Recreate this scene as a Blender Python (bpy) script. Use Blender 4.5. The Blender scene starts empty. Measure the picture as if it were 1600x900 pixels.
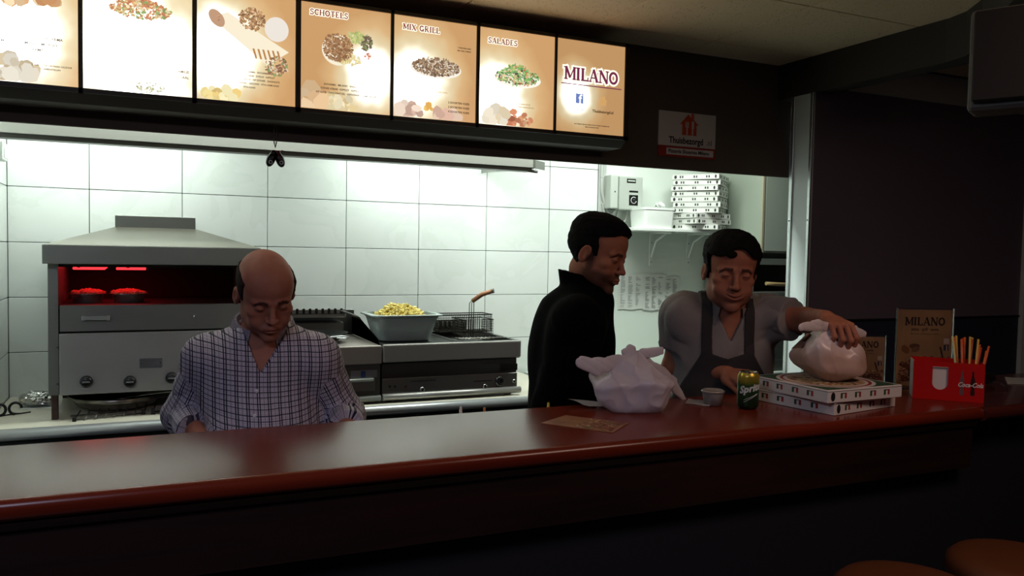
import bpy, bmesh, math, random
import numpy as np
from mathutils import Vector, Matrix, Euler
random.seed(7); np.random.seed(7)
SC = bpy.context.scene; COL = SC.collection
PI = math.pi
EYE = 1.59          # everything is built with z measured from eye level and lifted by EYE at the end
# ------------------------------------------------------------------ camera
YAW, PIT, ROL, FPX = math.radians(24.71357638), math.radians(-2.59007014), math.radians(1.06465789), 1264.06
_cy, _sy = math.cos(YAW), math.sin(YAW)
FW = Vector((_sy*math.cos(PIT), _cy*math.cos(PIT), math.sin(PIT)))
_r0 = Vector((_cy, -_sy, 0)); _u0 = _r0.cross(FW)
RT = _r0*math.cos(ROL) + _u0*math.sin(ROL); UP = -_r0*math.sin(ROL) + _u0*math.cos(ROL)
cam = bpy.data.objects.new('camera', bpy.data.cameras.new('camera')); COL.objects.link(cam)
M = Matrix((RT, UP, -FW)).transposed().to_4x4()
cam.matrix_world = M
cam.data.sensor_fit = 'HORIZONTAL'; cam.data.sensor_width = 36; cam.data.lens = FPX/1600*36
cam.data.clip_start = 0.02
SC.camera = cam
# ------------------------------------------------------------------ world, exposure, lights
SC.view_settings.view_transform = 'Standard'; SC.view_settings.look = 'None'
SC.view_settings.gamma = 1; SC.view_settings.use_curve_mapping = False
SC.view_settings.exposure = 0.0
SC.render.film_transparent = False
w = bpy.data.worlds.new('night'); SC.world = w; w.use_nodes = True
w.node_tree.nodes['Background'].inputs[0].default_value = (0.30, 0.34, 0.50, 1)
w.node_tree.nodes['Background'].inputs[1].default_value = 0.012

def area(name, loc, size, power, color, rot=(0, 0, 0), spread=180):
    l = bpy.data.lights.new(name, 'AREA'); l.shape = 'RECTANGLE'; l.size, l.size_y = size
    l.energy = power; l.color = color; l.spread = math.radians(spread)
    o = bpy.data.objects.new(name, l); COL.objects.link(o); o.location = loc; o.rotation_euler = rot
    return o
COOL = (0.90, 1.0, 0.93)
LIGHTS = [
 ('hood_light', (-0.12, 3.93, 0.66), (0.85, 0.10), 9.5, COOL, (0, 0, 0)),
 ('hood_light', (1.34, 3.93, 0.66), (0.62, 0.10), 10.5, COOL, (0, 0, 0)),
 ('kitchen_lamp', (2.40, 3.52, 0.95), (1.1, 0.18), 27, COOL, (0, 0, 0)),
 ('kitchen_lamp', (0.7, 3.46, 0.93), (2.4, 0.10), 30, COOL, (0.5, 0, 0)),
 ('room_fill', (-0.9, 0.30, 0.93), (1.1, 0.8), 24, (0.70, 0.74, 1.0), (0, 0, 0)),  # cool fill added out of view to lift the dim front room
 ('room_fill', (1.9, 0.45, 0.93), (0.8, 0.6), 13, (1.0, 0.66, 0.52), (0, 0, 0)),  # added warm fill, likewise unseen, for the faces and the bar
]
for a in LIGHTS: area(*a)

# ------------------------------------------------------------------ helpers
def at(x, y, Y):
    """the point of the vertical plane at distance Y that the photograph shows at pixel x, y"""
    d = FW + RT*((x-800)/FPX) - UP*((y-450)/FPX)
    return d*(Y/d.y)
def atz(x, y, Z):
    d = FW + RT*((x-800)/FPX) - UP*((y-450)/FPX)
    return d*(Z/d.z)
def dep(x, y, D):
    return (FW + RT*((x-800)/FPX) - UP*((y-450)/FPX))*D
def lin(c):
    if isinstance(c, str): c = [int(c[i:i+2], 16)/255 for i in (0, 2, 4)]
    return tuple(v/12.92 if v <= .04045 else ((v+.055)/1.055)**2.4 for v in c) + (1,)
MATS = {}
def mat(name, c='808080', rough=.5, metal=0, **k):
    """principled material; k: coat, spec, trans, emit=(hex, strength), noise=(scale, amount, hex2), bump=(scale, strength, stretch), sss"""
    if name in MATS: return MATS[name]
    m = bpy.data.materials.new(name); m.use_nodes = True; MATS[name] = m
    nt = m.node_tree; b = nt.nodes['Principled BSDF']
    b.inputs['Base Color'].default_value = lin(c); b.inputs['Roughness'].default_value = rough
    b.inputs['Metallic'].default_value = metal
    if 'coat' in k: b.inputs['Coat Weight'].default_value = k['coat']; b.inputs['Coat Roughness'].default_value = k.get('coat_rough', .08)
    if 'spec' in k: b.inputs['Specular IOR Level'].default_value = k['spec']
    if 'trans' in k: b.inputs['Transmission Weight'].default_value = k['trans']
    if 'alpha' in k: b.inputs['Alpha'].default_value = k['alpha']
    if 'sss' in k:
        b.inputs['Subsurface Weight'].default_value = k['sss']; b.inputs['Subsurface Radius'].default_value = (.012, .005, .003)
        b.inputs['Subsurface Scale'].default_value = 1
    if 'emit' in k:
        b.inputs['Emission Color'].default_value = lin(k['emit'][0]); b.inputs['Emission Strength'].default_value = k['emit'][1]
    tc = nt.nodes.new('ShaderNodeTexCoord')
    if 'noise' in k:
        s, amt, c2 = k['noise'][:3]; st = k['noise'][3] if len(k['noise']) > 3 else (1, 1, 1)
        mp = nt.nodes.new('ShaderNodeMapping'); mp.inputs['Scale'].default_value = st
        n = nt.nodes.new('ShaderNodeTexNoise'); n.inputs['Scale'].default_value = s; n.inputs['Detail'].default_value = 5
        nt.links.new(tc.outputs['Object'], mp.inputs[0]); nt.links.new(mp.outputs[0], n.inputs[0])
        r = nt.nodes.new('ShaderNodeMapRange'); r.inputs[1].default_value = .35; r.inputs[2].default_value = .68
        r.inputs[4].default_value = amt
        nt.links.new(n.outputs[0], r.inputs[0])
        mx = nt.nodes.new('ShaderNodeMix'); mx.data_type = 'RGBA'
        mx.inputs[6].default_value = lin(c); mx.inputs[7].default_value = lin(c2)
        nt.links.new(r.outputs[0], mx.inputs[0]); nt.links.new(mx.outputs[2], b.inputs['Base Color'])
    if 'bump' in k:
        s, amt = k['bump'][:2]; st = k['bump'][2] if len(k['bump']) > 2 else (1, 1, 1)
        mp = nt.nodes.new('ShaderNodeMapping'); mp.inputs['Scale'].default_value = st
        n = nt.nodes.new('ShaderNodeTexNoise'); n.inputs['Scale'].default_value = s; n.inputs['Detail'].default_value = 4
        nt.links.new(tc.outputs['Object'], mp.inputs[0]); nt.links.new(mp.outputs[0], n.inputs[0])
        bp = nt.nodes.new('ShaderNodeBump'); bp.inputs['Strength'].default_value = amt; bp.inputs['Distance'].default_value = .003
        nt.links.new(n.outputs[0], bp.inputs['Height']); nt.links.new(bp.outputs[0], b.inputs['Normal'])
    return m
def link(name, me, parent=None, loc=None):
    o = bpy.data.objects.new(name, me); COL.objects.link(o)
    if parent is not None: o.parent = parent
    return o
def wloc(p):
    v = Vector((0, 0, 0))
    while p is not None: v += p.location; p = p.parent
    return v
def obj(name, bm, m, parent=None, origin=None, smooth=False, label=None):
    """bm holds world coordinates; the object's origin is put at its parent's, or at origin / its own base"""
    me = bpy.data.meshes.new(name)
    if parent is None and origin is None:
        vs = [v.co for v in bm.verts]
        lo = [min(v[i] for v in vs) for i in range(3)]; hi = [max(v[i] for v in vs) for i in range(3)]
        origin = Vector(((lo[0]+hi[0])/2, (lo[1]+hi[1])/2, lo[2]))
    off = wloc(parent) if parent is not None else Vector(origin)
    bmesh.ops.translate(bm, verts=bm.verts, vec=-off)
    bmesh.ops.recalc_face_normals(bm, faces=bm.faces)
    bm.to_mesh(me); bm.free()
    for x in (m if isinstance(m, (list, tuple)) else [m]): me.materials.append(x)
    if smooth:
        for p in me.polygons: p.use_smooth = True
        if smooth is not True: me.set_sharp_from_angle(angle=math.radians(smooth))
    o = link(name, me, parent)
    if parent is None: o.location = off
    if label: o['label'] = label
    return o
def tag(o, label, cat, group=None, kind=None):
    o['label'] = label; o['category'] = cat
    if group: o['group'] = group
    if kind: o['kind'] = kind
    return o
def struct(name, bm, m, smooth=False, label=None, cat=None):
    o = obj(name, bm, m, smooth=smooth); o['kind'] = 'structure'
    if label: o['label'] = label
    o['category'] = cat or name.split('_')[0]
    return o
def thing(name, label, cat, loc, group=None):
    o = bpy.data.objects.new(name, None); COL.objects.link(o); o.location = loc; o.empty_display_size = .05
    return tag(o, label, cat, group)
def copytree(o, parent=None):
    c = o.copy(); COL.objects.link(c)
    if parent is not None: c.parent = parent
    for ch in list(o.children): copytree(ch, c)
    return c
def BM(): return bmesh.new()
def box(bm, lo, hi, bev=0, mi=0, seg=1, M4=None):
    t = bmesh.new()
    x0, y0, z0 = lo; x1, y1, z1 = hi
    vs = [t.verts.new(p) for p in ((x0,y0,z0),(x1,y0,z0),(x1,y1,z0),(x0,y1,z0),(x0,y0,z1),(x1,y0,z1),(x1,y1,z1),(x0,y1,z1))]
    for f in ((0,3,2,1),(4,5,6,7),(0,1,5,4),(1,2,6,5),(2,3,7,6),(3,0,4,7)): t.faces.new([vs[i] for i in f])
    if bev: bmesh.ops.bevel(t, geom=t.edges[:]+t.verts[:], offset=bev, segments=seg, profile=.5, affect='EDGES')
    join(bm, t, M4, mi)
def join(bm, t, M4=None, mi=0):
    if M4 is not None: bmesh.ops.transform(t, matrix=M4, verts=t.verts)
    vm = {v: bm.verts.new(v.co) for v in t.verts}
    for f in t.faces:
        try: nf = bm.faces.new([vm[v] for v in f.verts]); nf.material_index = mi; nf.smooth = f.smooth
        except ValueError: pass
    t.free()
def prism(bm, pts, axis, a, b, mi=0, bev=0, M4=None):
    """closed outline pts (2D) extruded along axis 'x','y','z' from a to b"""
    def P(u, v, w): return {'x': (w, u, v), 'y': (u, w, v), 'z': (u, v, w)}[axis]
    t = bmesh.new()
    A = [t.verts.new(P(u, v, a)) for u, v in pts]; B = [t.verts.new(P(u, v, b)) for u, v in pts]
    n = len(pts)
    for i in range(n): t.faces.new((A[i], A[(i+1) % n], B[(i+1) % n], B[i]))
    t.faces.new(A[::-1]); t.faces.new(B)
    bmesh.ops.recalc_face_normals(t, faces=t.faces)
    if bev: bmesh.ops.bevel(t, geom=t.edges[:]+t.verts[:], offset=bev, segments=1, affect='EDGES')
    join(bm, t, M4, mi)
def tube(bm, pts, r, n=8, mi=0, cap=True, flat=1.0, closed=False):
    """swept tube; r a number or a list; flat squashes it along the frame's second axis"""
    pts = [Vector(p) for p in pts]; N = len(pts)
    rs = r if isinstance(r, (list, tuple)) else [r]*N
    rings = []; nrm = None
    for i, p in enumerate(pts):
        if closed: d = pts[(i+1) % N]-pts[i-1]
        else: d = (pts[min(i+1, N-1)]-pts[max(i-1, 0)])
        d.normalize()
        if nrm is None:
            nrm = d.orthogonal().normalized()
            if abs(d.z) < .9: nrm = Vector((0, 0, 1)).cross(d).normalized()
        nrm = (nrm - d*nrm.dot(d)).normalized(); bn = d.cross(nrm)
        rings.append([bm.verts.new(p + nrm*(math.cos(a)*rs[i]) + bn*(math.sin(a)*rs[i]*flat)) for a in [2*PI*j/n for j in range(n)]])
    for i in range(N if closed else N-1):
        A, B = rings[i], rings[(i+1) % N]
        for j in range(n):
            f = bm.faces.new((A[j], A[(j+1) % n], B[(j+1) % n], B[j])); f.material_index = mi; f.smooth = True
    if cap and not closed:
        f = bm.faces.new(rings[0][::-1]); f.material_index = mi
        f = bm.faces.new(rings[-1]); f.material_index = mi
def lathe(bm, prof, c, n=24, mi=0, M4=None, sx=1, sy=1):
    """profile [(r, z)] round the z axis at c"""
    t = bmesh.new(); rings = []
    for r, z in prof:
        if r < 1e-6: rings.append([t.verts.new((0, 0, z))])
        else: rings.append([t.verts.new((math.cos(2*PI*j/n)*r*sx, math.sin(2*PI*j/n)*r*sy, z)) for j in range(n)])
    for A, B in zip(rings, rings[1:]):
        for j in range(n):
            q = [A[j % len(A)], A[(j+1) % len(A)], B[(j+1) % len(B)], B[j % len(B)]]
            q = [v for i, v in enumerate(q) if v not in q[:i]]
            if len(q) > 2:
                f = t.faces.new(q); f.smooth = True
    bmesh.ops.translate(t, verts=t.verts, vec=Vector(c)) if M4 is None else None
    join(bm, t, M4, mi)
def quad(bm, p, mi=0):
    f = bm.faces.new([bm.verts.new(v) for v in p]); f.material_index = mi; return f
def disc(bm, c, u, v, ru, rv, n=24, mi=0):
    c, u, v = Vector(c), Vector(u), Vector(v)
    f = bm.faces.new([bm.verts.new(c + u*(math.cos(2*PI*i/n)*ru) + v*(math.sin(2*PI*i/n)*rv)) for i in range(n)]); f.material_index = mi
def text(name, s, loc, size, m, parent, rot=(PI/2, 0, 0), align='LEFT', ext=.0004, bold=0, sx=1, label=None, spacing=1, shear=0):
    c = bpy.data.curves.new(name, 'FONT'); c.body = s; c.size = size; c.align_x = align; c.extrude = ext; c.offset = bold
    c.space_character = spacing; c.resolution_u = 2; c.shear = shear
    o = bpy.data.objects.new(name, c); COL.objects.link(o)
    me = bpy.data.meshes.new_from_object(o)
    bpy.data.objects.remove(o); me.name = name
    for p in me.polygons: p.use_smooth = False
    me.materials.clear(); me.materials.append(m)
    o = link(name, me, parent)
    o.location = Vector(loc) - (wloc(parent) if parent else Vector()); o.rotation_euler = rot; o.scale = (sx, 1, 1)
    if label: o['label'] = label
    return o
# slab-serif lettering from strokes, for the shop's own name and the dish headings
_arc = lambda cx, cy, rx, ry, a, b, n=12: [(cx+rx*math.cos(math.radians(a+(b-a)*i/n)), cy+ry*math.sin(math.radians(a+(b-a)*i/n))) for i in range(n+1)]
SLAB = {  # width, strokes (points, weight), serifs (x, y)
 'M': (1.05, [([(.15,0),(.15,1)],.17),([(.90,0),(.90,1)],.2),([(.15,1),(.52,.15)],.2),([(.52,.15),(.90,1)],.1)], [(.15,0),(.90,0),(.12,1),(.93,1)]),
 'I': (.45, [([(.22,0),(.22,1)],.22)], [(.22,0),(.22,1)]),
 'L': (.75, [([(.2,0),(.2,1)],.22),([(.2,.05),(.68,.05)],.12),([(.66,.0),(.68,.3)],.1)], [(.2,0),(.2,1)]),
 'A': (.95, [([(.14,0),(.46,1)],.1),([(.46,1),(.80,0)],.22),([(.25,.33),(.68,.33)],.1)], [(.14,0),(.80,0)]),
 'N': (.95, [([(.16,0),(.16,1)],.12),([(.80,0),(.80,1)],.12),([(.16,1),(.80,0)],.22)], [(.16,0),(.14,1),(.80,1)]),
 'O': (.95, [(_arc(.46,.5,.33,.42,0,360,24),.2)], []),
 'S': (.75, [(_arc(.36,.74,.22,.2,20,270,12)+_arc(.36,.28,.25,.22,90,-160,12),.16),([(.58,.72),(.6,1)],.09),([(.1,.0),(.1,.28)],.09)], []),
 'C': (.85, [(_arc(.45,.5,.32,.42,45,315,16),.2),([(.72,.68),(.72,1)],.09)], []),
 'H': (.95, [([(.18,0),(.18,1)],.2),([(.76,0),(.76,1)],.2),([(.18,.5),(.76,.5)],.11)], [(.18,0),(.76,0),(.18,1),(.76,1)]),
 'T': (.85, [([(.42,0),(.42,1)],.22),([(.08,.95),(.76,.95)],.12),([(.1,.68),(.1,1)],.08),([(.74,.68),(.74,1)],.08)], [(.42,0)]),
 'E': (.78, [([(.2,0),(.2,1)],.2),([(.2,.05),(.66,.05)],.12),([(.2,.95),(.64,.95)],.12),([(.2,.5),(.5,.5)],.12),([(.66,0),(.66,.28)],.08),([(.64,.74),(.64,1)],.08)], [(.18,0),(.18,1)]),
 'X': (.9, [([(.14,1),(.74,0)],.22),([(.14,0),(.72,1)],.1)], [(.14,0),(.74,0),(.14,1),(.72,1)]),
 'G': (.92, [(_arc(.45,.5,.32,.42,45,330,16),.2),([(.74,.0),(.74,.42)],.16),([(.55,.42),(.9,.42)],.1),([(.72,.7),(.72,1)],.08)], []),
 'R': (.92, [([(.2,0),(.2,1)],.2),([(.2,.95),(.45,.95)]+_arc(.45,.73,.2,.22,90,-90,8)+[(.2,.51)],.14),([(.4,.5),(.74,0)],.2)], [(.2,0),(.76,0),(.18,1)]),
 'D': (.92, [([(.2,0),(.2,1)],.2),([(.2,.95),(.42,.95)]+_arc(.42,.5,.36,.45,90,-90,12)+[(.2,.05)],.16)], [(.16,0),(.16,1)]),
 ' ': (.5, [], []),
}
def slab(bm, s, org, u, v, h, mi=0, out=None, depth=.0006, grow=0, adv=1.0):
    """letters of height h from org along unit vectors u (right), v (up), as thin raised strips"""
    org, u, v = Vector(org), Vector(u), Vector(v); nrm = u.cross(v); x = 0
    def strip(a, b, w):
        a, b = Vector(a), Vector(b); d = b-a
        if d.length < 1e-6: return
        d.normalize(); n = Vector((-d.y, d.x))*(w/2+grow); e = d*(grow+.01)
        q = [a-e+n, a-e-n, b+e-n, b+e+n]
        quad(bm, [org + u*((x+p.x)*h) + v*(p.y*h) + nrm*depth for p in q][::1], mi)
    for ch in s:
        wd, st, sf = SLAB[ch]
        for pts, wt in st:
            for a, b in zip(pts, pts[1:]): strip(a, b, wt)
        for sx_, sy_ in sf:
            strip((sx_-.15, sy_+(.045 if sy_ < .5 else -.045)), (sx_+.15, sy_+(.045 if sy_ < .5 else -.045)), .09)
        x += wd*adv
    return x*h
def slabw(s, h, adv=1.0): return sum(SLAB[c][0] for c in s)*h*adv
# ------------------------------------------------------------------ setting
steel = mat('brushed_steel', '8e908a', .42, .62, bump=(160, .03, (.3, 4, 8)), noise=(3, .5, '7f817c', (1, 1, 3)))
steel_d = mat('dull_steel', '62635f', .42, .6, bump=(160, .03, (.3, 4, 8)))
chrome = mat('chrome', 'b9bab8', .12, 1)
black_m = mat('black_metal', '0c0c0d', .45, .2)
black_p = mat('black_plastic', '0b0b0c', .35)
white_p = mat('white_plastic', 'dfe3de', .4)
grout = mat('grout', '2b2d2c', .9)
header_m = mat('header_paint', '5a5046', .75, bump=(40, .1))
purple_m = mat('wall_paint_grey', '766b76', .8, bump=(90, .15))
blue_m = mat('wall_paint_blue', '2d3142', .8, bump=(90, .15))
white_w = mat('white_wall', 'd7dfd6', .55, bump=(60, .05))

# tiled kitchen wall, each tile a piece of its own
def tile_mat():
    m = mat('marbled_tile', 'dfe4e0', .16, coat=.3)
    nt = m.node_tree; b = nt.nodes['Principled BSDF']
    oi = nt.nodes.new('ShaderNodeObjectInfo'); tc = nt.nodes.new('ShaderNodeTexCoord')
    ad = nt.nodes.new('ShaderNodeVectorMath'); ad.operation = 'ADD'
    sc = nt.nodes.new('ShaderNodeVectorMath'); sc.operation = 'SCALE'; sc.inputs['Scale'].default_value = 3
    nt.links.new(oi.outputs['Location'], sc.inputs[0]); nt.links.new(tc.outputs['Object'], ad.inputs[0]); nt.links.new(sc.outputs[0], ad.inputs[1])
    n = nt.nodes.new('ShaderNodeTexNoise'); n.inputs['Scale'].default_value = 3; n.inputs['Detail'].default_value = 7; n.inputs['Distortion'].default_value = 1.2
    nt.links.new(ad.outputs[0], n.inputs[0])
    r = nt.nodes.new('ShaderNodeValToRGB'); e = r.color_ramp.elements
    e[0].position = .40; e[0].color = lin('dfe4e0'); e[1].position = .62; e[1].color = lin('e1e6e2')
    x = e.new(.5); x.color = lin('dbe1dc'); x = e.new(.515); x.color = lin('e0e5e1')
    nt.links.new(n.outputs[0], r.inputs[0]); nt.links.new(r.outputs[0], b.inputs['Base Color'])
    return m
tile_m = tile_mat()
WY, WX0, TX1 = 4.246, -.54, 2.513
bm = BM(); box(bm, (WX0-.1, WY+.004, -1.59), (TX1+.03, WY+.12, 1.02)); wall_back = struct('wall_back', bm, grout, label='white tiled kitchen wall with dark joints', cat='wall')
bm = BM(); box(bm, (WX0-.10, 3.0, -1.59), (WX0-.004, WY+.12, 1.02)); wall_left = struct('wall_left', bm, grout, label='side wall of white tiles at the left edge', cat='wall')
cache = {}
def tile(parent, a, b, axis):
    """a, b: opposite corners (u, z); axis 'x' on the back wall, 'y' on the left wall"""
    g = .0016; w, h = b[0]-a[0]-2*g, b[1]-a[1]-2*g
    key = (round(w, 4), round(h, 4), axis)
    if key not in cache:
        t = bmesh.new()
        if axis == 'x': box(t, (-w/2, 0, -h/2), (w/2, .008, h/2), .0012)
        else: box(t, (-.008, -w/2, -h/2), (0, w/2, h/2), .0012)
        me = bpy.data.meshes.new('tile'); t.to_mesh(me); t.free(); me.materials.append(tile_m); cache[key] = me
    o = link('tile', cache[key], parent)
    c = Vector(((a[0]+b[0])/2, WY, (a[1]+b[1])/2)) if axis == 'x' else Vector((WX0, (a[0]+b[0])/2, (a[1]+b[1])/2))
    o.location = c - parent.location
zs = [.501+.25*k for k in (1, 0, -1, -2, -3, -4, -5)]
zs.append(-.9)
xs = [WX0] + [-.6136+.4*i for i in range(1, 8)] + [TX1]
for z1, z0 in zip(zs, zs[1:]):
    for x0, x1 in zip(xs, xs[1:]): tile(wall_back, (x0, z0), (x1, z1), 'x')
    for y0, y1 in ((4.246-.30, 4.246), (4.246-.70, 4.246-.30), (3.2, 4.246-.70)): tile(wall_left, (y0, z0), (y1, z1), 'y')
# plain white wall to the right of the tiles
bm = BM(); box(bm, (TX1+.02, WY+.002, -1.59), (4.9, WY+.12, 1.02)); struct('wall_kitchen_back', bm, white_w, label='plain white kitchen wall behind the shelf', cat='wall')
bm = BM(); box(bm, (4.6, 2.98, -1.59), (4.7, WY+.1, 1.02)); struct('wall_kitchen_right', bm, white_w, cat='wall')
bm = BM(); box(bm, (TX1+.001, WY-.016, -.7), (TX1+.05, WY+.004, 1.0), .003)
struct('trim_1', bm, mat('aluminium_trim', 'd8dcd8', .3, .5), label='pale corner trim where the tiles end', cat='trim')

# floor
fm = mat('dark_floor_tiles', '1d1a19', .4, noise=(12, .5, '2a2523'))
bm = BM(); box(bm, (-4, -3, -1.69), (9, WY+.1, -1.59)); struct('floor', bm, fm, label='dark floor of the snack bar')
# ceiling of mineral panels
cm = mat('mineral_panel', 'ecd6b2', .9)
nt = cm.node_tree; b = nt.nodes['Principled BSDF']; tc = nt.nodes.new('ShaderNodeTexCoord')
oi = nt.nodes.new('ShaderNodeObjectInfo'); ad = nt.nodes.new('ShaderNodeVectorMath')
nt.links.new(tc.outputs['Object'], ad.inputs[0]); nt.links.new(oi.outputs['Location'], ad.inputs[1])
v = nt.nodes.new('ShaderNodeTexVoronoi'); v.inputs['Scale'].default_value = 85; v.inputs['Randomness'].default_value = 1
n = nt.nodes.new('ShaderNodeTexNoise'); n.inputs['Scale'].default_value = 28; n.inputs['Detail'].default_value = 3
nt.links.new(ad.outputs[0], v.inputs[0]); nt.links.new(ad.outputs[0], n.inputs[0])
r1 = nt.nodes.new('ShaderNodeMapRange'); r1.inputs[1].default_value = .13; r1.inputs[2].default_value = .22; nt.links.new(v.outputs['Distance'], r1.inputs[0])
r2 = nt.nodes.new('ShaderNodeMapRange'); r2.inputs[1].default_value = .5; r2.inputs[2].default_value = .42; nt.links.new(n.outputs[0], r2.inputs[0])
mxx = nt.nodes.new('ShaderNodeMath'); mxx.operation = 'MAXIMUM'; nt.links.new(r1.outputs[0], mxx.inputs[0]); nt.links.new(r2.outputs[0], mxx.inputs[1])
mx = nt.nodes.new('ShaderNodeMix'); mx.data_type = 'RGBA'; mx.inputs[6].default_value = lin('8a7860'); mx.inputs[7].default_value = lin('ecd6b2')
nt.links.new(mxx.outputs[0], mx.inputs[0]); nt.links.new(mx.outputs[2], b.inputs['Base Color'])
bp = nt.nodes.new('ShaderNodeBump'); bp.inputs['Distance'].default_value = .002; nt.links.new(mxx.outputs[0], bp.inputs['Height']); nt.links.new(bp.outputs[0], b.inputs['Normal'])
CZ = .975
bm = BM(); box(bm, (-4, -3, CZ+.006), (9, WY+.1, CZ+.1)); ceil = struct('ceiling', bm, mat('ceiling_void', '4a4238', .9), label='suspended ceiling of speckled mineral panels')
pm = {}
def panel(x0, y0, x1, y1):
    g = .0022; k = (round(x1-x0, 3), round(y1-y0, 3))
    if k not in pm:
        t = bmesh.new(); w, d = (x1-x0)/2-g, (y1-y0)/2-g
        box(t, (-w, -d, 0), (w, d, .012), .0025); me = bpy.data.meshes.new('ceiling_panel'); t.to_mesh(me); t.free(); me.materials.append(cm); pm[k] = me
    o = link('ceiling_panel', pm[k], ceil); o.location = Vector(((x0+x1)/2, (y0+y1)/2, CZ)) - ceil.location
px = [2.98-.6*i for i in range(8)][::-1]
py = [3.25, 3.03, 2.43, 1.83, 1.23, .63, .03, -.57, -1.17]
for x0, x1 in zip(px, px[1:]):
    for y1, y0 in zip(py, py[1:]): panel(x0, y0, x1, y1)
for x0, x1 in ((3.09, 3.69), (3.69, 4.29), (4.29, 4.89)):
    for y1, y0 in ((2.97, 2.43), (2.43, 1.83), (1.83, 1.23)): panel(x0, y0, x1, y1)
# header over the kitchen opening
bm = BM(); box(bm, (WX0-.099, 3.25, .41), (3.075, 3.265, CZ+.05), .003); struct('wall_header', bm, header_m, label='dark brown header wall above the kitchen opening', cat='wall')
# dining-side wall right of the opening: grey above, blue below, with a ledge line
YW = 3.005
bm = BM(); box(bm, (2.993, YW, -.312), (8.5, YW+.10, CZ+.05)); struct('wall_right', bm, purple_m, label='grey painted wall right of the kitchen opening', cat='wall')
bm = BM(); box(bm, (2.993, YW+.001, -1.59), (8.5, YW+.11, -.322)); struct('wall_right_lower', bm, blue_m, label='dark blue lower half of the right wall', cat='wall')
bm = BM(); box(bm, (2.993, YW-.006, -.324), (8.5, YW+.02, -.312), .002); struct('trim_2', bm, mat('ledge_dark', '17151c', .6), label='thin dark ledge between grey and blue paint', cat='trim')
bm = BM(); box(bm, (8.5, -3, -1.59), (8.6, YW+.1, 1.02)); struct('wall_far_right', bm, purple_m, cat='wall')
bm = BM(); box(bm, (-4.1, -3, -1.59), (-4, 3.25, 1.02)); struct('wall_far_left', bm, purple_m, cat='wall')
bm = BM(); box(bm, (-4, 3.25, -1.59), (WX0-.1, 3.35, 1.02)); struct('wall_front_left', bm, purple_m, cat='wall')
bm = BM(); box(bm, (-4, -3.1, -1.59), (8.5, -3, 1.02)); struct('wall_behind', bm, purple_m, cat='wall')
# white end post of the partition, steel edge strips and screws
pw = mat('post_white', 'd3dcdc', .35)
post = thing('partition_post', 'white panelled end post with steel edge strips beside grey wall', 'post', (2.98, 3.06, -1.59)); post['kind'] = 'structure'
bm = BM(); box(bm, (2.982, YW-.001, -1.59), (2.992, 3.145, .80)); obj('post_panel', bm, pw, post)
for y0, y1 in ((YW-.002, YW+.016), (3.125, 3.147)):
    bm = BM(); box(bm, (2.974, y0, -1.59), (2.984, y1, .80), .002); s = obj('edge_strip', bm, mat('strip_steel', 'c5cbc9', .25, .8), post)
    bm = BM()
    for z in (.64, .18, -.3, -.8): lathe(bm, [(0, .002), (.0035, .0015), (.004, 0)], None, 8, M4=Matrix.Translation((2.974, (y0+y1)/2, z)) @ Matrix.Rotation(-PI/2, 4, 'Y'))
    obj('screw', bm, mat('screw_dark', '555a58', .4, .8), s)
# bulkhead running forward from the header, bending away near the camera
bm = BM()
p = [(2.98, 3.25), (2.98, 2.30), (2.95, 2.19), (2.86, 2.06), (2.50, 1.72), (2.20, 1.40)]
q = [(3.08, 3.25), (3.08, 2.28), (3.04, 2.12), (2.94, 1.98), (2.58, 1.64), (2.28, 1.32)]
for (a, b_, c, d) in zip(p, p[1:], q, q[1:]):
    prism(bm, [a, b_, d, c], 'z', .80, CZ+.03)
bmesh.ops.remove_doubles(bm, verts=bm.verts, dist=1e-4)
box(bm, (3.076, 3.25, .80), (3.2, 3.37, CZ+.03))
struct('trim_3', bm, mat('bulkhead_paint', '3a3630', .8, bump=(40, .1)), label='dark bulkhead under the ceiling running toward the room', cat='bulkhead')
bm = BM(); box(bm, (3.08, 3.0, .83), (4.7, WY, CZ)); struct('ceiling_kitchen_right', bm, white_w, cat='ceiling')
bm = BM(); box(bm, (3.04, 3.15, -1.59), (3.30, 3.20, .8)); struct('wall_partition', bm, purple_m, cat='wall')
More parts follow.
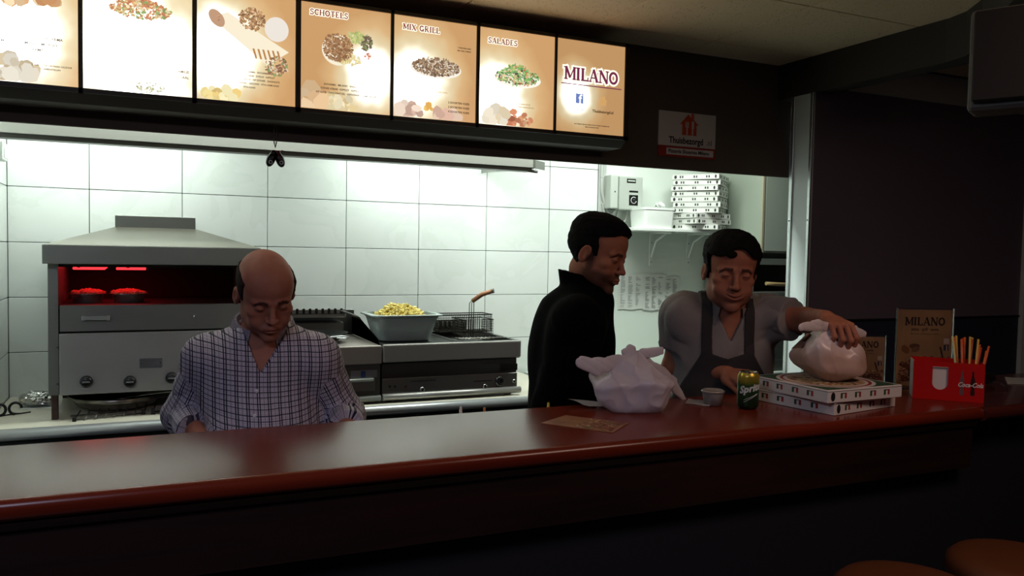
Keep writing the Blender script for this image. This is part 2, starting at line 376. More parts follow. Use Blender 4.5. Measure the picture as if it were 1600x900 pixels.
# ------------------------------------------------------------------ lit menu boards
MY = 3.05
frame_m = mat('menu_frame', '1d1611', .5)
mb = thing('menu_lightbox', 'long illuminated menu board with seven backlit panels above the opening', 'menu board', (.6, 3.15, .49)); mb['kind'] = 'thing'
MX1, MZ0, MZ1 = at(979, 213, MY).x, .497, .912
bm = BM(); prism(bm, [(MY+.01, MZ0), (MY+.01, MZ1), (3.249, MZ1), (3.249, MZ0-.03), (MY+.05, MZ0-.03)], 'x', -1.9, MX1+.004)
obj('housing', bm, mat('menu_housing', '3b322a', .55), mb)
def hotspot_print_mat(name, seed, strong=1.0, hot=(.35, .45), amp=1.0, tight=3.5):
    """backlit film: orange to cream print, with a tube hot spot painted into emission colour and strength; object coordinates run 0..1 over the panel"""
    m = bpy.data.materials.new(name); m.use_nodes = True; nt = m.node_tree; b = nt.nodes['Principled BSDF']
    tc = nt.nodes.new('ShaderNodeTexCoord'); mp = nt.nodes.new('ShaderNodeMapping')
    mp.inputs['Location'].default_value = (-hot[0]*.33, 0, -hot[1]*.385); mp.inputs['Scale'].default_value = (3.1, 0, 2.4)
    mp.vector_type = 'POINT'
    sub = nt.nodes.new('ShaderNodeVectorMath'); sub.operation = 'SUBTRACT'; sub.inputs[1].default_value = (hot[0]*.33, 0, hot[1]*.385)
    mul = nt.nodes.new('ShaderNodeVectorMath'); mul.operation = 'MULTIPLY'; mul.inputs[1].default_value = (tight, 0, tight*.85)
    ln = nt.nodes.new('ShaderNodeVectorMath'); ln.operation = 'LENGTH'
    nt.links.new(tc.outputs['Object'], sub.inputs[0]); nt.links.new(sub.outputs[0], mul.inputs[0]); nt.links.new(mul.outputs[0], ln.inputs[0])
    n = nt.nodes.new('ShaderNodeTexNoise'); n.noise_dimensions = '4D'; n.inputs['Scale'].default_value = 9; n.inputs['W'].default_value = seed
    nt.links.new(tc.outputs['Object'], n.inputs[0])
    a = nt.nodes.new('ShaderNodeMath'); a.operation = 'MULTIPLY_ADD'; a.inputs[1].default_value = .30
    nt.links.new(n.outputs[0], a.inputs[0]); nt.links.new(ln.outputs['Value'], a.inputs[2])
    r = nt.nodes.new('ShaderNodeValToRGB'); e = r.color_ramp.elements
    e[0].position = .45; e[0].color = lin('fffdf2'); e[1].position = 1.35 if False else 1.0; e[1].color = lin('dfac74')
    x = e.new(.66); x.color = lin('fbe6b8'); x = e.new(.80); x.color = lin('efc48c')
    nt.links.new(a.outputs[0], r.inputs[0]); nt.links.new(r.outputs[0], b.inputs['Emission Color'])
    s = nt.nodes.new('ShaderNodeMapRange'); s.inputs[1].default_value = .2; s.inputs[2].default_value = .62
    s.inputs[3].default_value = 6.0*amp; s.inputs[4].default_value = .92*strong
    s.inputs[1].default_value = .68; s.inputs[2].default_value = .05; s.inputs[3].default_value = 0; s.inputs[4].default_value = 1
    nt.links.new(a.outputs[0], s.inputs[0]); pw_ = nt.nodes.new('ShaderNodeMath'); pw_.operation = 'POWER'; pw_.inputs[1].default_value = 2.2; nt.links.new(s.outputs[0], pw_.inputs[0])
    fa = nt.nodes.new('ShaderNodeMath'); fa.operation = 'MULTIPLY_ADD'; fa.inputs[1].default_value = 17.0*amp; fa.inputs[2].default_value = .92*strong; nt.links.new(pw_.outputs[0], fa.inputs[0]); nt.links.new(fa.outputs[0], b.inputs['Emission Strength'])  # painted hot spot on top of the even glow; also brightens the ceiling
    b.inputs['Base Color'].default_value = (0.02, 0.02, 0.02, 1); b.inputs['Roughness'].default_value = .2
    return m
def em(hexc, s=1.0):
    k = 'ink_'+hexc+str(s)
    if k in MATS: return MATS[k]
    return mat(k, '101010', .5, emit=(hexc, s))
INK_MAROON, INK_RED, INK_GREY = em('7c3050', .85), em('8e3428', .8), em('5e4a34', .75)
CORN = [(-90, 122), (130, 300), (308, 461), (470, 609), (615, 743), (749, 865), (870, 975)]
PZ0, PZ1 = .513, .898
panels = []
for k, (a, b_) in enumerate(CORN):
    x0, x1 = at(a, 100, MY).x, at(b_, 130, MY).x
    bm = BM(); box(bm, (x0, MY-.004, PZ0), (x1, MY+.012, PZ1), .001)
    pmx = hotspot_print_mat('print_with_hotspot', k*3.7, [1.0, 1.0, .95, .9, .9, .92, .78][k], [(.5, .45), (.45, .35), (.22, .45), (.78, .38), (.28, .36), (.22, .30), (.30, .40)][k], [1.35, 1.35, 1.2, 1.05, 1.1, 1.15, 1.0][k], [2.6, 2.2, 3.3, 4.4, 3.6, 3.5, 5.6][k])
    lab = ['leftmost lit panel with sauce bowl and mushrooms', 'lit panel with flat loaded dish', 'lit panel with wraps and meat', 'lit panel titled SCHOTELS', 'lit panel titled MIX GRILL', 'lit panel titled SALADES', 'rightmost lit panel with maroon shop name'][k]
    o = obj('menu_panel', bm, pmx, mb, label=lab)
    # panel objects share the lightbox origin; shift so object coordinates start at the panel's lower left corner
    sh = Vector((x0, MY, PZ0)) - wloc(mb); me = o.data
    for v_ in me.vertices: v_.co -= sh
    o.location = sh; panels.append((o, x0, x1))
bm = BM()
ed = [MX1 - 0] ; xsn = [-1.9] + [p_[1] for p_ in panels[1:]]
for (o, x0, x1), nxt in zip(panels, [p_[1] for p_ in panels[1:]] + [MX1+.004]):
    box(bm, (x1+.001, MY-.008, MZ0), (nxt-.001, MY+.01, MZ1))
box(bm, (-1.9, MY-.008, PZ1+.001), (MX1+.004, MY+.01, MZ1)); box(bm, (-1.9, MY-.008, MZ0), (MX1+.004, MY+.01, PZ0-.001))
obj('frame', bm, frame_m, mb)
YP = MY-.0055
U, V = Vector((1, 0, 0)), Vector((0, 0, 1))
def P(k, u, v, dy=0):
    o, x0, x1 = panels[k]; return Vector((x0+(x1-x0)*u, YP-dy, PZ0+(PZ1-PZ0)*v))
def pale(c, t=.22): return ''.join('%02x' % int(int(c[i:i+2], 16)*(1-t)+255*t*[1, .95, .85][i//2]) for i in (0, 2, 4))
def food(k, cu, cv, ru, rv, cols, n, size, plate=None, seed=1, name='food_print', lump=0):
    rnd = random.Random(seed); bm = BM(); ms = []
    def mi(m):
        if m not in ms: ms.append(m)
        return ms.index(m)
    if plate: disc(bm, P(k, cu, cv-.02, -.0003), U, V, ru*1.08, rv*1.10, 28, mi(em(plate, 1.05)))
    if not lump: n, size = int(n*2.2), size*.66
    for i in range(n):
        a = rnd.random()*2*PI; r = math.sqrt(rnd.random())
        c = P(k, cu, cv, 0.000008*i) + U*(math.cos(a)*r*ru) + V*(math.sin(a)*r*rv)
        s = size*(.5+rnd.random()); t = rnd.random()*PI; d1 = U*math.cos(t)+V*math.sin(t); d2 = U*-math.sin(t)+V*math.cos(t)
        w_ = s*(.25+.5*rnd.random()) if not lump else s*(.6+.3*rnd.random())
        disc(bm, c, d1, d2, s, w_, 7, mi(em(pale(rnd.choice(cols)), round(.75+.35*round(rnd.random(), 1), 3))))
    for v_ in bm.verts:
        v_.co.x = min(max(v_.co.x, P(k, .004, 0).x), P(k, .996, 0).x); v_.co.z = min(max(v_.co.z, PZ0+.001), PZ1-.001)
    o_ = obj(name, bm, ms, panels[k][0]); o_['kind'] = 'stuff'; return o_
def lines(k, u, v, rows, h, al='CENTER', m=None, gap=1.6):
    for i, s in enumerate(rows):
        text('lettering', s, P(k, u, v) - V*(i*h*gap), h, m or INK_GREY, panels[k][0], align=al, bold=h*.02)
def title(k, s, u, v, h, m=INK_RED, halo=True, adv=1.02):
    p = P(k, u, v)
    if halo:
        bm = BM(); slab(bm, s, p, U, V, h, 0, depth=.0000, grow=.13, adv=adv); obj('lettering_halo', bm, em('fff6e0', 1.2), panels[k][0])
    bm = BM(); slab(bm, s, p, U, V, h, 0, depth=.0012, adv=adv); return obj('lettering', bm, m, panels[k][0])
tw = lambda k: panels[k][2]-panels[k][1]
BR = ['8c5a33', 'a56f3e', '6e4022', 'c08a55', '7f4c2a']
GR = ['4f8a3a', '7db25a', '3d6f2c', 'a9c76f']
MUSH = ['efe6d2', 'e0d2b8', 'd0bb98', 'f7f0e0']
# 0: bowl and bread, mushrooms
disc_b = BM(); disc(disc_b, P(0, .77, .86, .0002), U, V, .060, .034, 28, 0); disc(disc_b, P(0, .77, .93, .0004), U, V, .052, .020, 28, 1)
obj('food_print', disc_b, [em('d8d2d0', .8), em('c2573c', .9)], panels[0][0])
food(0, .55, .76, .14, .045, ['e6a56a', 'f1c796', 'd98f55', 'f7dcb0'], 60, .018, seed=3, lump=1)
food(0, .42, .93, .06, .02, GR, 20, .012, seed=4)
food(0, .42, .07, .10, .045, MUSH, 30, .022, seed=5, lump=1)
lines(0, .60, .37, ['VEGETARIANA · CALZONE · SHOARMA', 'FORMAGGI · ROMANO · MILANO', 'KEBAB · SHOARMA'], .012)
lines(0, .80, .15, ['U KUNT OOK UW PIZZA CALZONE', 'SAMENSTELLEN'], .007)
# 1: loaded flat dish
lines(1, .14, .98, ['MET SALADE', 'OF FRIETJES'], .010, 'LEFT')
food(1, .52, .72, .092, .030, ['d98a55', 'c96f45', 'e7c27c', '7fa052', 'f2dfae', 'b7643c'], 170, .009, seed=8)
food(1, .52, .785, .05, .014, ['d5744a', 'e08a5c', 'c4603a'], 60, .009, seed=9)
lines(1, .52, .33, ['KIP · KEBAB · SHOARMA · MIX'], .009, m=em('c9b088', 1))
lines(1, .97, .21, ['KAPSALON FAMILIE', 'KAPSALON SPECIAAL'], .012, 'RIGHT')
food(1, .60, .055, .045, .02, ['e8e4c4', 'b9c18a', 'd8cba2', '8e9a5a'], 40, .006, seed=10)
# 2: wraps, pita, lettering
title(2, 'SCHOTELES'[-3:], .30, .985, .024) if False else None
bmx = BM(); disc(bmx, P(2, .80, .70, .0002), U, V, .042, .044, 28, 0)
prism_pts = [P(2, .12, .74, .0003), P(2, .30, .80, .0003), P(2, .93, .50, .0003), P(2, .70, .36, .0003)]
quad(bmx, prism_pts, 1)
disc(bmx, P(2, .19, .735, .0005), (U*.8+V*.6), (V*.8-U*.6), .022, .034, 20, 2)
for i in range(6): quad(bmx, [P(2, .55+.05*i, .50, .0006), P(2, .57+.05*i, .50, .0006), P(2, .60+.05*i, .41, .0006), P(2, .58+.05*i, .41, .0006)], 3)
obj('food_print', bmx, [em('efe6dc', 1.0), em('f6ead0', 1.05), em('cda383', .9), em('c48a52', .9)], panels[2][0])
food(2, .20, .73, .013, .022, ['a5694b', '7d9a52', 'c98d6a', '8c5a44'], 30, .006, seed=12)
food(2, .55, .77, .045, .04, BR + ['d9a072'], 110, .008, seed=13)
food(2, .80, .36, .04, .035, ['8a5238', 'a66a42', 'e6d6bc', '6f8e48', '6a3d2a'], 60, .008, seed=14)
title(2, 'SCHES'[2:], .30, .975, .022)
lines(2, .52, .275, ['SHOARMA · DÖNER SHOARMA · SHOARMA HAWAII', 'MILANO · BROODJE KEBAB · GYROS · KIPFILET', 'KIPFILET SPECIAAL · KIPRATE · KIP DÖNER · SHASHLICK', 'KIPSCHNITZEL · HAWAII · GEZOND · PITA HAM KAAS', 'PITA KAAS'], .0085)
food(2, .22, .05, .055, .025, ['f3dc8a', 'e8c56a', 'f8ecb4'], 22, .018, seed=15, lump=1)
# 3: SCHOTELS
title(3, 'SCHOTELS', .09, .885, .021)
food(3, .40, .60, .055, .052, BR, 240, .008, plate='f4ead2', seed=20)
food(3, .60, .72, .030, .022, ['b7c26a', 'd0d48a', '9fb356'], 30, .011, seed=21)
food(3, .72, .68, .022, .028, ['4a3a2a', '5c4a34', '3a3026', '6b7a42'], 45, .008, seed=22)
food(3, .52, .50, .045, .022, ['f2e2a2', 'e8cf80', 'f7efc4'], 70, .009, seed=23)
food(3, .74, .55, .012, .012, ['b6503a', 'c8674a'], 8, .008, seed=24)
lines(3, .50, .235, ['SHOARMA · MILANO · SHASLICK · PARIS', 'DÖNER KEBAB · KIPFILET · KIPFILET SPECIAAL', 'KIP RATE · KIPSCHNITZEL · KIPDÖNER · HAMBURGER'], .0095)
food(3, .45, .06, .06, .03, ['ecd8a4', 'f4e6bc', 'dfc488'], 22, .022, seed=25, lump=1)
food(3, .08, .07, .05, .05, ['e2b886', 'd8a878', 'ecc79a'], 12, .03, seed=26, lump=1)
# 4: MIX GRILL
title(4, 'MIX GRILL', .10, .865, .022)
food(4, .50, .53, .098, .034, ['6a4630', '8a6244', '4c3324', 'a98762', 'c9b090', '5a3c2a'], 260, .008, plate='f6efe2', seed=30)
lines(4, .93, .745, ['TWEE PERSONEN', 'MIX GRILL FAMILIE'], .007, 'RIGHT')
lines(4, .5, .27, ['KEUZE UIT DE GERECHTEN'], .008, m=em('c9b088', 1))
lines(4, .92, .175, ['2 SOORTEN VLEES', '3 SOORTEN VLEES', '4 SOORTEN VLEES'], .011, 'RIGHT')
food(4, .18, .06, .05, .03, ['e2bfa8', 'caa090', 'efd6c4'], 16, .024, seed=31, lump=1)
food(4, .62, .04, .05, .025, ['e2bfa8', 'd8a894', 'efd6c4'], 14, .024, seed=32, lump=1)
food(4, .42, .12, .012, .012, ['e6b04a', 'd99a3a'], 5, .012, seed=33, lump=1)
# 5: SALADES
title(5, 'SALADES', .10, .845, .022)
food(5, .50, .52, .098, .032, ['4f9a4a', '76b85a', '3a7a38', 'c8542f', 'efe6cc', '2c2c22', 'e9b87a', '5aa04a', 'b0d07a'], 220, .009, plate='fbf6e8', seed=40)
food(5, .48, .60, .05, .02, ['5cab4c', 'a9c95a', 'd99a60', '3f8a3c'], 50, .010, seed=41)
lines(5, .5, .235, ['U KUNT UW SALADE NAAR KEUZE', 'SAMENSTELLEN MET DIVERSE INGREDIËNTEN'], .0075, m=em('b99a6a', 1))
food(5, .22, .07, .055, .04, ['f4e8d2', 'e6d2ae', 'fbf4e4'], 16, .026, seed=42, lump=1)
food(5, .42, .08, .022, .035, ['c0603c', 'd87a50', 'a84a30'], 14, .014, seed=43, lump=1)
food(5, .60, .06, .03, .028, ['d98a5a', 'e0a070', 'c46c48'], 16, .012, seed=44, lump=1)
# 6: MILANO
mw = tw(6)
bmt = BM(); hh = mw*.80/slabw('MILANO', 1, .98)
title(6, 'MILANO', .10, .565, hh, INK_MAROON, adv=.98)
bmt.free(); bm = BM(); box(bm, (P(6, .06, 0).x, YP-.001, P(6, 0, .515).z), (P(6, .95, 0).x, YP+.001, P(6, 0, .525).z)); obj('underline', bm, INK_MAROON, panels[6][0])
bm = BM(); c = P(6, .33, .37); quad(bm, [c+U*a+V*b_ for a, b_ in ((-.019, -.021), (.019, -.021), (.019, .021), (-.019, .021))])
obj('square_emblem', bm, em('6f86c4', .95), panels[6][0])
text('lettering', 'f', c + Vector((-.004, -.001, -.019)), .052, em('f4f6ff', 1.1), panels[6][0], bold=.0015)
lines(6, .33, .245, ['Like us'], .013, m=em('9a9a90', 1))
def house(bm, c, s, mi=0, yoff=0):
    c = Vector(c)
    for pts in ([(-.5, 0), (-.42, 0), (-.36, .0), (-.36, .0)],):
        pass
    prism(bm, [(c.x+a*s, c.z+b_*s) for a, b_ in ((-.42, 0), (-.42, .48), (-.55, .48), (-.1, .95), (.08, .8), (.08, 1.0), (.22, 1.0), (.22, .72), (.5, .48), (.38, .48), (.38, 0))], 'y', c.y-.0008, c.y+.0004, mi)
def cutlery(bm, c, s, mi):
    c = Vector(c)
    R = lambda a, b_, d, e: box(bm, (c.x+a*s, c.y-.0016, c.z+b_*s), (c.x+d*s, c.y-.0006, c.z+e*s), mi=mi)
    R(-.20, 0, -.13, .35); R(-.26, .35, -.07, .42); R(-.26, .40, -.22, .62); R(-.18, .40, -.14, .62); R(-.11, .40, -.07, .62)
    R(.12, 0, .2, .3); R(.10, .3, .24, .66)
bm = BM(); house(bm, P(6, .68, .32), .040, 0); obj('house_emblem', bm, em('d9a86a', .95), panels[6][0])
lines(6, .68, .235, ['Thuisbezorgd.nl'], .0165, m=em('4a3626', .7))
lines(6, .52, .085, ['ALLE PRIJZEN ZIJN INCLUSIEF BTW EN ONDER VOORBEHOUD', 'PRIJS- EN DRUKFOUTEN'], .0062)

# ------------------------------------------------------------------ delivery sign on the header
sg = thing('wall_sign', 'small white delivery sign with orange house on the dark header', 'sign', (2.415, 3.245, .476))
bm = BM(); box(bm, (2.246, 3.241, .522), (2.582, 3.25, .686), .001); obj('sign_plate', bm, mat('sign_white', 'cfcbc8', .5), sg)
bm = BM(); box(bm, (2.248, 3.242, .470), (2.584, 3.25, .5215), .001); obj('red_strip', bm, mat('sign_red', '9a2a1a', .5), sg)
bm = BM(); box(bm, (2.292, 3.239, .480), (2.570, 3.2425, .512), .0005); ls = obj('name_label', bm, mat('sign_white', 'd8d4d0'), sg)
text('lettering', 'Pizzeria Shoarma Milano', (2.302, 3.2385, .489), .0245, mat('ink_dark', '181414', .6), ls, bold=.0004)
bm = BM(); house(bm, (2.425, 3.2405, .578), .105, 0); cutlery(bm, (2.425, 3.2402, .58), .10, 1)
obj('house_emblem', bm, [mat('sign_orange', 'c8471c', .5), mat('sign_white')], sg)
text('lettering', 'Thuisbezorgd', (2.305, 3.2405, .536), .043, mat('ink_dark', '181414', .6), sg, bold=.0010, sx=.86)
text('lettering', '.nl', (2.527, 3.2405, .536), .043, mat('ink_grey', '6b6462', .6), sg, sx=.86)

# ------------------------------------------------------------------ extractor hood
hd = thing('extractor_hood', 'long stainless extractor hood behind the header above the appliances', 'hood', (.4, 3.9, .405))
HY, HX1 = 3.58, at(833, 262, 3.58).x
bm = BM(); prism(bm, [(HY, .412), (HY, .95), (HY+.004, .95), (HY+.004, .43), (HY+.03, .43), (HY+.03, .412)], 'x', WX0+.002, HX1)
obj('front_panel', bm, mat('hood_steel', 'c9cbc4', .4, .25), hd)
bm = BM(); prism(bm, [(HY+.012, .394), (HY+.012, .411), (HY+.07, .411), (HY+.07, .425), (HY+.074, .425), (HY+.074, .394)], 'x', WX0+.002, HX1-.002)
obj('drip_gutter', bm, steel_d, hd)
bm = BM(); prism(bm, [(HY, .95), (HY, .41), (HY+.05, .405), (WY-.002, .44), (WY-.002, .95)], 'x', HX1, HX1+.012)
prism(bm, [(HX1+.01, HY), (HX1+.10, HY+.07), (HX1+.10, HY+.075), (HX1+.01, HY+.012)], 'z', .41, .45)
obj('end_panel', bm, steel, hd)
bm = BM()
tube(bm, [(HX1-.02, HY+.02, .398), (HX1+.03, HY+.02, .395), (HX1+.035, HY+.05, .40)], .008, 6); obj('drain_tap', bm, steel_d, hd)
# key-chain charm hanging from the header edge
kc = thing('hanging_charm', 'pair of tiny black boxing gloves on a bead chain hanging from the header', 'charm', (.472, 3.235, .32))
bm = BM()
for s in (-1, 1):
    for i in range(16):
        t_ = i/15; bmesh.ops.create_uvsphere(bm, u_segments=6, v_segments=4, radius=.0032, matrix=Matrix.Translation((.474 + s*.008*math.sin(PI*t_)*(.7+.3*math.sin(9*t_)), 3.234, .475-.09*t_)))
obj('bead_chain', bm, mat('chain_metal', '77726c', .3, .9), kc, smooth=True)
for s, r in ((-1, -.35), (1, .35)):
    bm = BM(); MM = Matrix.Translation((.474+s*.016, 3.228, .338)) @ Matrix.Rotation(-r, 4, 'Y')
    t = bmesh.new(); bmesh.ops.create_uvsphere(t, u_segments=14, v_segments=10, radius=1); 
    for v_ in t.verts: v_.co = Vector((v_.co.x*.0165, v_.co.y*.014, v_.co.z*.026 - (.006 if v_.co.z < 0 else 0)))
    for f in t.faces: f.smooth = True
    join(bm, t, MM); lathe(bm, [(0, 0), (.011, 0), (.011, .014), (0, .014)], None, 10, M4=MM @ Matrix.Translation((0, 0, .018)))
    g = obj('glove', bm, mat('glove_black', '0a0a0b', .3), kc)
    bm = BM(); tube(bm, [(.474+s*.020+.006*math.cos(a), 3.213, .324+.006*math.sin(a)) for a in [2*PI*i/12 for i in range(12)]], .0016, 5, closed=True); obj('round_mark', bm, mat('mark_white', 'd8d4d4', .5), g)
bm = BM(); tube(bm, [(.466, 3.222, .372), (.482, 3.22, .36), (.494, 3.216, .34)], .004, 6, flat=.4); tube(bm, [(.470, 3.222, .368), (.490, 3.22, .368), (.50, 3.22, .372)], .004, 6, flat=.4)
obj('red_bow', bm, mat('ribbon_red', 'b5361c', .5), kc)
# ------------------------------------------------------------------ kitchen worktop
wt = thing('kitchen_worktop', 'long pale kitchen worktop with rounded steel front edge', 'worktop', (1.2, 3.87, -1.59))
bm = BM(); prof = [(4.24, -.74), (4.24, -.70), (3.52, -.70), (3.507, -.703), (3.50, -.712), (3.50, -.730), (3.507, -.740), (3.52, -.744), (3.54, -.744)]
prism(bm, prof, 'x', -.535, 2.0); obj('top', bm, mat('worktop_cream', 'c9c5b4', .3, noise=(9, .4, 'b4b09c')), wt, smooth=30)
bm = BM(); tube(bm, [(-.535, 3.508, -.722), (2.0, 3.508, -.722)], .0225, 14); obj('edge_rail', bm, mat('rail_steel', 'cfd1d3', .3, .6), wt)
bm = BM(); box(bm, (-.53, 3.58, -1.50), (1.98, 4.2, -.745), .002); box(bm, (-.53, 3.62, -1.59), (1.98, 4.2, -1.50)); obj('base_cabinet', bm, mat('cabinet_dark', '1b1c20', .5), wt)
for i in range(4):
    bm = BM(); box(bm, (-.52+.625*i, 3.565, -1.48), (.095+.625*i, 3.58, -.76), .002); d_ = obj('door', bm, mat('cabinet_door', '3b3d42', .4, .5), wt)
# second bench along the right
bm = BM(); box(bm, (2.04, 3.75, -.74), (4.55, 4.24, -.70), .003); box(bm, (2.05, 3.80, -1.59), (4.54, 4.23, -.74)); tag(obj('side_bench', bm, mat('bench_pale', 'b9c4bb', .4)), 'pale low bench under the wall papers and shelf', 'bench')

# ------------------------------------------------------------------ grill unit
gr = thing('salamander_grill', 'large stainless grill with sloping canopy, glowing red burners and black knobs', 'grill', (.06, 3.9, -.70))
GX0, GX1, GY = -.328, .450, 3.62
cx0, cx1 = -.340, .465
bm = BM()
A = [Vector(p_) for p_ in ((cx0, 3.55, -.007), (cx1, 3.55, -.007), (cx1, 4.2, -.007), (cx0, 4.2, -.007))]
B = [Vector(p_) for p_ in ((-.1, 3.98, .075), (.231, 3.98, .075), (.231, 4.2, .075), (-.1, 4.2, .075))]
quad(bm, [A[0], A[1], B[1], B[0]]); quad(bm, [A[1], A[2], B[2], B[1]]); quad(bm, [A[3], A[0], B[0], B[3]]); quad(bm, [B[0], B[1], B[2], B[3]]); quad(bm, [A[2], A[3], B[3], B[2]])
bmesh.ops.remove_doubles(bm, verts=bm.verts, dist=1e-5)
obj('canopy_slope', bm, mat('steel_warm', '6c6a5f', .42, .6, bump=(160, .03, (.3, 4, 8))), gr)
bm = BM(); box(bm, (cx0, 3.55, -.08), (cx1, 4.2, -.0075), .002); obj('canopy_band', bm, steel, gr)
bm = BM(); box(bm, (-.1, 3.98, .0755), (.231, 4.0, .127), .001); box(bm, (-.1, 4.0, .0755), (-.098, 4.2, .127)); box(bm, (.229, 4.0, .0755), (.231, 4.2, .127)); obj('flue_collar', bm, steel, gr)
inm = mat('soot_black', '221210', .7)
bm = BM()
box(bm, (GX0, GY, -.60), (GX0+.036, 4.2, -.081), .001)
obj('side_post', bm, steel, gr)
bm = BM(); box(bm, (GX1-.036, GY, -.60), (GX1, 4.2, -.081), .001); obj('side_post', bm, steel, gr)
bm = BM(); box(bm, (GX0+.036, 4.16, -.60), (GX1-.036, 4.2, -.081)); box(bm, (GX0+.036, GY+.03, -.60), (GX1-.036, 4.16, -.245)); box(bm, (GX0+.036, GY+.05, -.084), (GX1-.036, 4.16, -.0805))
box(bm, (GX0+.036, GY+.02, -.094), (GX1-.036, GY+.05, -.081))
obj('oven_chamber', bm, inm, gr)
bm = BM(); box(bm, (GX0+.04, GY+.002, -.350), (GX1-.040, GY+.028, -.245), .002); dr = obj('drip_drawer', bm, steel, gr)
bm = BM(); hx0, hx1 = at(128, 500, GY).x, at(172, 500, GY).x
box(bm, (hx0, GY-.022, -.302), (hx1, GY-.012, -.288), .002)
for h in (hx0, hx1-.012): box(bm, (h, GY-.014, -.306), (h+.012, GY+.002, -.288), .001)
obj('handle', bm, mat('handle_pale', 'c3c6c8', .3, .6), dr)
bm = BM(); xk = at(303, 497, GY).x; lathe(bm, [(0, .012), (.004, .012), (.006, .006), (.003, 0)], None, 10, M4=Matrix.Translation((xk, GY, -.295)) @ Matrix.Rotation(PI/2, 4, 'X')); obj('knob', bm, chrome, dr)
bm = BM(); box(bm, (GX0+.038, GY-.002, -.601), (GX1-.038, GY+.03, -.357), .002); fp = obj('control_panel', bm, mat('brushed_panel', 'b4b6b2', .45, .5, bump=(160, .03, (.3, 4, 8)), noise=(2.5, .6, '9a9b97')), gr)
for px_, py_ in ((135, 596), (203, 596), (268, 590), (335, 588)):
    p_ = at(px_, py_, GY-.002); bm = BM()
    lathe(bm, [(0, .022), (.017, .022), (.021, .018), (.024, .003), (.024, 0)], None, 20, M4=Matrix.Translation(p_) @ Matrix.Rotation(PI/2, 4, 'X'))
    k_ = obj('control_knob', bm, black_p, fp, label='black round control knob')
    bm = BM(); box(bm, (p_.x-.014, p_.y-.0245, p_.z-.003), (p_.x+.014, p_.y-.022, p_.z+.003), .001); obj('pointer', bm, mat('knob_mark', '6d6e70', .5), k_)
bm = BM(); a0 = at(218, 560, GY); a1 = at(254, 574, GY); box(bm, (a0.x, GY-.0045, a1.z), (a1.x, GY-.002, a0.z), .0005); obj('rating_plate', bm, mat('plate_metal', '9da0a2', .3, .8), fp)
for px_, py_ in ((90, 543), (90, 600), (221, 567), (251, 566)):
    p_ = at(px_, py_, GY-.003); bm = BM(); lathe(bm, [(0, .003), (.003, .0025), (.0045, 0)], None, 8, M4=Matrix.Translation(p_) @ Matrix.Rotation(PI/2, 4, 'X')); obj('screw', bm, mat('screw_dark'), fp)
for x_, y_ in ((GX0+.02, GY+.03), (GX1-.03, GY+.03), (GX0+.02, 4.15), (GX1-.03, 4.15)):
    bm = BM(); box(bm, (x_-.012, y_-.012, -.70), (x_+.012, y_+.012, -.60), .002); obj('leg', bm, mat('rusty_leg', '4b352c', .6, .3, noise=(30, .8, '2c201c')), gr)
# burners, racks and trays in the grill
red_hot = mat('glowing_burner', '601010', .5, emit=('ff3038', 2.2))
for xa, xb in ((115, 165), (182, 228)):
    x0, x1 = at(xa, 420, 3.75).x, at(xb, 420, 3.75).x
    bm = BM(); box(bm, (x0, 3.70, -.106), (x1, 4.0, -.096), .002); obj('infrared_burner', bm, red_hot, gr, label='glowing red infrared burner')
for px_ in (123, 200, 272, 331):
    x_ = at(px_, 418, 3.66).x; bm = BM(); tube(bm, [(x_, 3.665, -.083), (x_, 3.66, -.096)], .006, 8); obj('gas_nozzle', bm, chrome, gr)
foil = mat('aluminium_foil', 'b9b9b6', .25, .95, bump=(60, .8))
for (xa, xb) in ((109, 165), (173, 230)):
    c = at((xa+xb)/2, 470, 3.80); rx = at(xb, 470, 3.80).x - c.x; zb = -.245
    lab = 'left foil tray of orange food under the dimmer burner' if xa == 109 else 'right foil tray of orange food under the brighter burner'
    t_ = thing('foil_tray', lab, 'tray', (c.x, 3.80, zb), 'foil trays in the grill')
    bm = BM(); n_ = 40; ring = []
    for r_, z_ in ((.0, .001), (.78, .001), (.80, .0), (.92, .034), (1.06, .036), (1.06, .038), (.91, .037), (.78, .003), (0, .003)):
        ring.append([bm.verts.new((c.x+math.cos(2*PI*j/n_)*rx*r_*(1+(.012 if j % 2 else 0)), 3.80+math.sin(2*PI*j/n_)*.07*r_, zb+z_)) for j in range(n_)])
    for A_, B_ in zip(ring, ring[1:]):
        for j in range(n_): bm.faces.new((A_[j], A_[(j+1) % n_], B_[(j+1) % n_], B_[j]))
    bmesh.ops.remove_doubles(bm, verts=bm.verts, dist=1e-5); obj('tray', bm, foil, t_)
    bm = BM(); rr = random.Random(xa)
    for i in range(46):
        a_ = rr.random()*2*PI; q_ = math.sqrt(rr.random())*.85
        t2 = bmesh.new(); bmesh.ops.create_icosphere(t2, subdivisions=1, radius=1)
        for v_ in t2.verts: v_.co = Vector((v_.co.x*.014, v_.co.y*.012, v_.co.z*.010))*(.8+.5*rr.random())
        join(bm, t2, Matrix.Translation((c.x+math.cos(a_)*rx*q_, 3.80+math.sin(a_)*.06*q_, zb+.036+.012*(1-q_)+.004*rr.random())))
    s_ = obj('grated_food', bm, mat('orange_food', 'd0644a', .7), t_); s_['kind'] = 'stuff'
